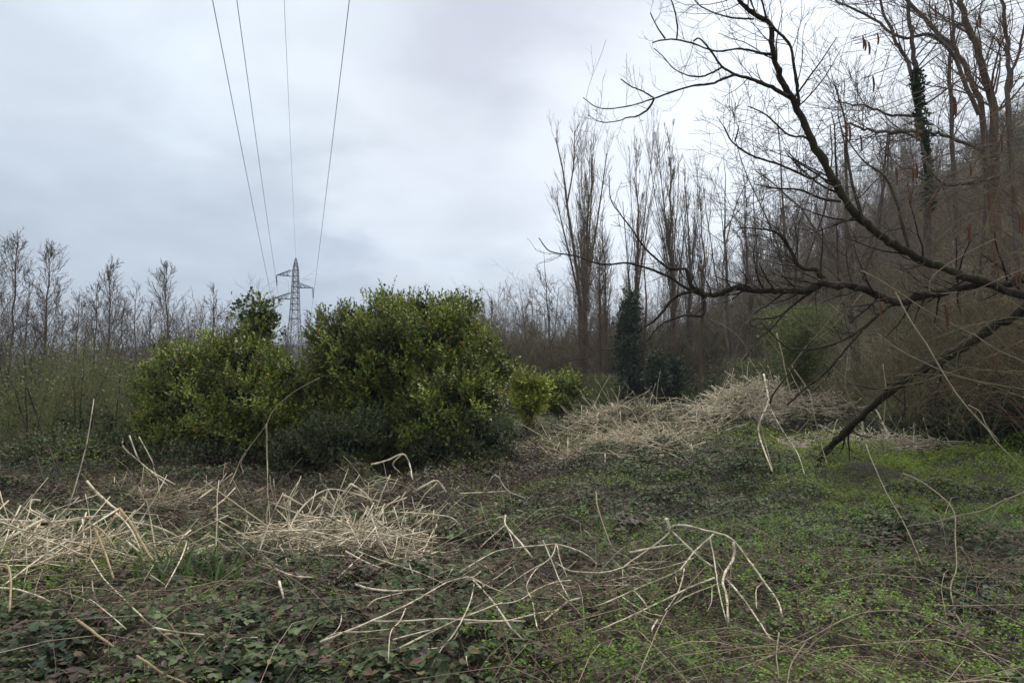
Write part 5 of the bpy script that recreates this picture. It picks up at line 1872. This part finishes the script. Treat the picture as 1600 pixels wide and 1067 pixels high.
# centre-left heap
stem('arched dead stem over the left side of the centre-left heap', c7, [([(135, 430), (170, 350), (230, 280), (315, 232), (420, 250), (530, 285)], 8.9, 9.4, 3.0), ([(310, 235), (290, 300), (265, 390)], 9.3, 8.9, 3.0), ([(275, 165), (285, 205), (315, 235)], 9.4, 9.3, 2.0)])
stem('thick upright dead stem at the left end of the centre-left heap', c7, [([(120, 258), (200, 300)], 9.3, 9.2, 4.2), ([(145, 280), (140, 380), (140, 440)], 9.2, 8.8, 4.0)])
stem('right-angled dead stem left of the centre-left heap', c7, [([(48, 440), (53, 305), (135, 295)], 9.2, 9.2, 2.4)], 'cane_dull')
stem('pair of dead stems crossing at the peak of the centre-left heap', c7, [([(410, 208), (360, 270), (320, 330)], 9.9, 9.5, 2.8), ([(410, 208), (470, 250), (520, 320)], 9.9, 9.5, 2.8), ([(310, 235), (350, 300), (400, 340)], 9.4, 9.2, 2.6)])
stem('two long dead stems sloping down right from the centre-left heap', c7, [([(385, 500), (480, 550), (570, 585)], 8.0, 7.3, 3.6), ([(440, 500), (560, 545), (700, 590), (810, 640)], 8.0, 6.5, 2.4)])
stem('dead stem slanting up right through the centre-left heap', c7, [([(350, 615), (430, 540), (520, 450)], 7.5, 8.5, 2.4)])
stem('dead stem curling over the right side of the centre-left heap', c7, [([(650, 268), (560, 300), (480, 330), (430, 380)], 9.2, 8.8, 2.4), ([(495, 340), (520, 420), (560, 490), (580, 530)], 8.8, 8.0, 2.0)])
stem('dead stem forking below the centre-left heap', c7, [([(600, 430), (720, 455), (785, 462)], 8.4, 8.0, 1.8), ([(610, 430), (600, 490), (580, 540)], 8.4, 8.0, 1.8), ([(495, 340), (550, 390), (610, 430)], 8.8, 8.4, 2.0)])
stem('peaked dead stem on top of the small heap behind', c7, [([(495, 125), (560, 110), (630, 80), (660, 120), (675, 190)], 12.3, 12, 3.2), ([(630, 80), (590, 125), (620, 160)], 12.3, 12.2, 2.6)])
stem('folded thick dead stem right of the small heap', c7, [([(690, 238), (740, 210), (780, 197), (820, 245)], 11.8, 11.6, 4.4)])
stem('low dead stem trailing right from the centre-left heap', c7, [([(580, 330), (700, 335), (830, 350), (880, 385)], 9.4, 8.8, 2.4)])
stem('short dead stem lying under the left spill of stems', c7, [([(85, 575), (160, 605), (245, 612)], 7.4, 7.0, 3.4)])
stem('thin three-legged dead stem right of the small heap', c7, [([(985, 240), (1030, 170), (1085, 238), (1160, 270)], 11.6, 11.0, 1.8), ([(880, 250), (1000, 245), (1085, 238)], 11.2, 11.2, 1.8)])
# upright stems at the middle right
stem('white upright dead stem kinked at its middle, in front of the brightest heap', c5, [([(262, 575), (275, 640), (280, 700), (240, 800), (250, 870), (300, 1000)], 14.2, 12.6, 3.6), ([(280, 700), (320, 780), (370, 860), (410, 920), (440, 1010)], 14, 12.6, 2.2)])
stem('tall tan dead stem leaning left over the brightest heap', c5, [([(90, 560), (180, 640), (230, 740), (270, 880), (300, 990)], 14.8, 13, 2.6), ([(178, 630), (165, 520), (190, 470), (130, 390), (20, 330)], 14.6, 14.6, 1.8), ([(175, 630), (255, 580)], 14.6, 14.5, 1.6)], 'stalk_tan')
stem('straight tan stem rising beneath the drooping dark branches', c5, [([(318, 395), (345, 500), (370, 620), (400, 700)], 15, 14, 3.0), ([(345, 500), (290, 430), (250, 370)], 15, 15, 1.6)], 'stalk_tan')
stem('upright pale stem standing right of the lower bough', c5, [([(785, 530), (798, 640), (790, 760), (785, 885)], 16.5, 15.5, 2.6)], 'stalk_tan')
stem('forked tan stem behind the lower bough', c5, [([(690, 800), (660, 730), (620, 625), (630, 500)], 16, 16, 2.6), ([(660, 730), (640, 680), (600, 600)], 16, 16, 1.4)], 'stalk_tan')
stem('leaning tan stem crossing in front of the pale heap by the lower bough', c5, [([(385, 540), (460, 650), (480, 740), (520, 900), (540, 970)], 14, 12.6, 2.6)], 'stalk_tan')
stem('bright bent stub at the right end of the pale heap', c5, [([(690, 760), (695, 830), (660, 862)], 15.8, 15.6, 3.0), ([(755, 730), (790, 800), (812, 860)], 15.8, 15.4, 2.4)])
stem('long thin stem slanting up right between the middle and lower boughs', c5, [([(370, 560), (450, 450), (540, 350), (620, 225)], 12, 12, 1.6), ([(470, 440), (560, 370), (690, 225)], 12, 12, 1.4)], 'stalk_tan')
stem('long olive shoot slanting down right across the lower bough to the right edge', c5, [([(840, 215), (900, 330), (980, 450), (1050, 570), (1130, 690), (1230, 800), (1300, 890), (1450, 1040)], 7.5, 6.3, 3.4)], 'stalk_tan')
stem('long olive shoot crossing the right side above the lower bough', c5, [([(690, 120), (800, 180), (1000, 310), (1180, 400), (1290, 470), (1430, 530)], 7.6, 7.2, 2.6)], 'stalk_tan')
stem('thin tan shoot sagging across the lower bough towards the right edge', c5, [([(760, 395), (860, 470), (960, 520), (1050, 560), (1200, 605), (1430, 645)], 7.6, 7.0, 2.2)], 'stalk_tan')
stem('pale curled shoot looping above the middle bough', c5, [([(1110, 215), (1030, 222), (990, 212), (1000, 150), (1060, 100), (1160, 40), (1280, -20)], 8.4, 8.4, 2.2)], 'stalk_tan')
stem('tan shoot bending down behind the long olive shoot', c5, [([(1160, 710), (1210, 740), (1240, 800), (1295, 870)], 8.5, 8.0, 2.4)], 'stalk_tan')
stem('dark slanting sapling stem at the far left, left of a matching one', cF, [([(20, 600), (24, 612), (43, 675), (58, 715), (68, 752)], 15, 14.2, 3.4)], 'twig_dark', 'dark sapling stems at the left', 'leafless_sapling', 'sapling')
stem('dark slanting sapling stem at the far left, right of a matching one', cF, [([(38, 590), (43, 608), (63, 663), (80, 710), (91, 748)], 15, 14.2, 3.2)], 'twig_dark', 'dark sapling stems at the left', 'leafless_sapling', 'sapling')
stem('short dark upright sapling stem behind the left tan heap', cF, [([(146, 660), (143, 695), (136, 725), (131, 765)], 14.6, 13.8, 2.4)], 'twig_dark', 'dark sapling stems at the left', 'leafless_sapling', 'sapling')
# right foreground
stem('grey leaning stem standing in the green weeds at the right', cR, [([(560, 40), (590, 120), (650, 250), (720, 370), (770, 480), (800, 555)], 9.5, 6.5, 2.4)], 'stalk_tan')
stem('crooked grey stem standing at the right with a bow to the upper left', cR, [([(720, 165), (790, 195), (880, 260), (940, 330), (945, 440), (950, 570), (925, 650), (935, 725)], 7, 5.4, 2.6)], 'stalk_tan')
stem('long curved stem reaching in from the right edge over the weeds', cR, [([(1290, 225), (1150, 285), (1060, 325), (950, 348), (850, 375), (740, 390)], 7.0, 7.0, 2.6), ([(1290, 235), (1150, 280), (1080, 325)], 7, 7, 1.8)], 'stalk_tan')
stem('long low brown arch across the right foreground', cR, [([(0, 1010), (150, 950), (300, 885), (450, 800), (560, 762), (700, 755), (830, 785), (1000, 840)], 4.4, 5.0, 2.8)], 'stalk_tan')
stem('pale straight stem lying at the right edge of the foreground', cR, [([(810, 728), (950, 735), (1100, 732), (1290, 730)], 5.3, 5.3, 3.0)], 'stalk_tan')
stem('short upright tan stem at the bottom under the big arch end', cR, [([(185, 850), (175, 940), (185, 1050)], 4.8, 4.3, 3.0)], 'stalk_tan')
stem('tan stem curving down to the bottom edge', cR, [([(300, 890), (240, 980), (220, 1075)], 4.7, 4.15, 3.0)], 'stalk_tan')
stem('long brown stem sloping down right along the bottom', cR, [([(390, 845), (560, 890), (700, 945), (860, 1000), (980, 1060)], 4.8, 4.2, 2.4), ([(390, 975), (480, 990), (580, 1060)], 4.5, 4.2, 3.2)], 'stalk_tan')
stem('thin brown stem lying at the right below the straight pale one', cR, [([(860, 790), (960, 850), (1110, 905)], 5.0, 4.8, 2.4), ([(940, 760), (985, 830)], 5.1, 4.9, 2.6)], 'stalk_tan')
stem('dark wet stem lying along the bottom edge at the centre', cF, [([(760, 1066), (800, 1058), (845, 1044), (890, 1030), (932, 1020)], 4.2, 4.5, 3.6)], 'twig_dark')


# green grass tuft between the two left heaps
def grass_tuft(label, px, py, n, L, w=1.0):
    g = WG(px, py)
    mb = MB()
    P = np.zeros((n, 3))
    P[:, :2] = rng.normal(size=(n, 2)) * .10 * w
    d = unit(n) * [.7, .7, 0] + [0, 0, 1.0]
    mb.leaves(P, d, np.cross(d, unit(n)), rng.uniform(.6, 1.1, n) * L, BLADE, 1.6)
    o = mb.obj('grass_tuft', M['grass'])
    o.location = tuple(g)
    tag(o, label, 'grass', 'green grass tufts in the foreground')


grass_tuft('tuft of long green grass blades between the two left stem heaps', 285, 925, 60, .42, 1.4)
grass_tuft('smaller tuft of long green grass right of the tall one', 330, 935, 36, .36, 1.4)


# ------------------------------------------------------------------ the air
def build_haze():
    mb = MB()
    x0, x1, y0, y1, z0, z1 = -950, 950, -320, 960, -8, 110
    v = [(x, y, z) for z in (z0, z1) for y in (y0, y1) for x in (x0, x1)]
    mb.add(v, [(0, 2, 3, 1), (4, 5, 7, 6), (0, 1, 5, 4), (2, 6, 7, 3), (0, 4, 6, 2), (1, 3, 7, 5)])
    m = bpy.data.materials.new('damp_air')
    m.use_nodes = True
    t = m.node_tree
    t.nodes.clear()
    o = N(t, 'ShaderNodeOutputMaterial')
    p = N(t, 'ShaderNodeVolumePrincipled')
    p.inputs['Color'].default_value = (.86, .92, 1.0, 1)
    p.inputs['Density'].default_value = .0005
    t.links.new(p.outputs[0], o.inputs['Volume'])
    tag(mb.obj('haze', m), 'pale damp air over the valley', kind='stuff')


build_haze()
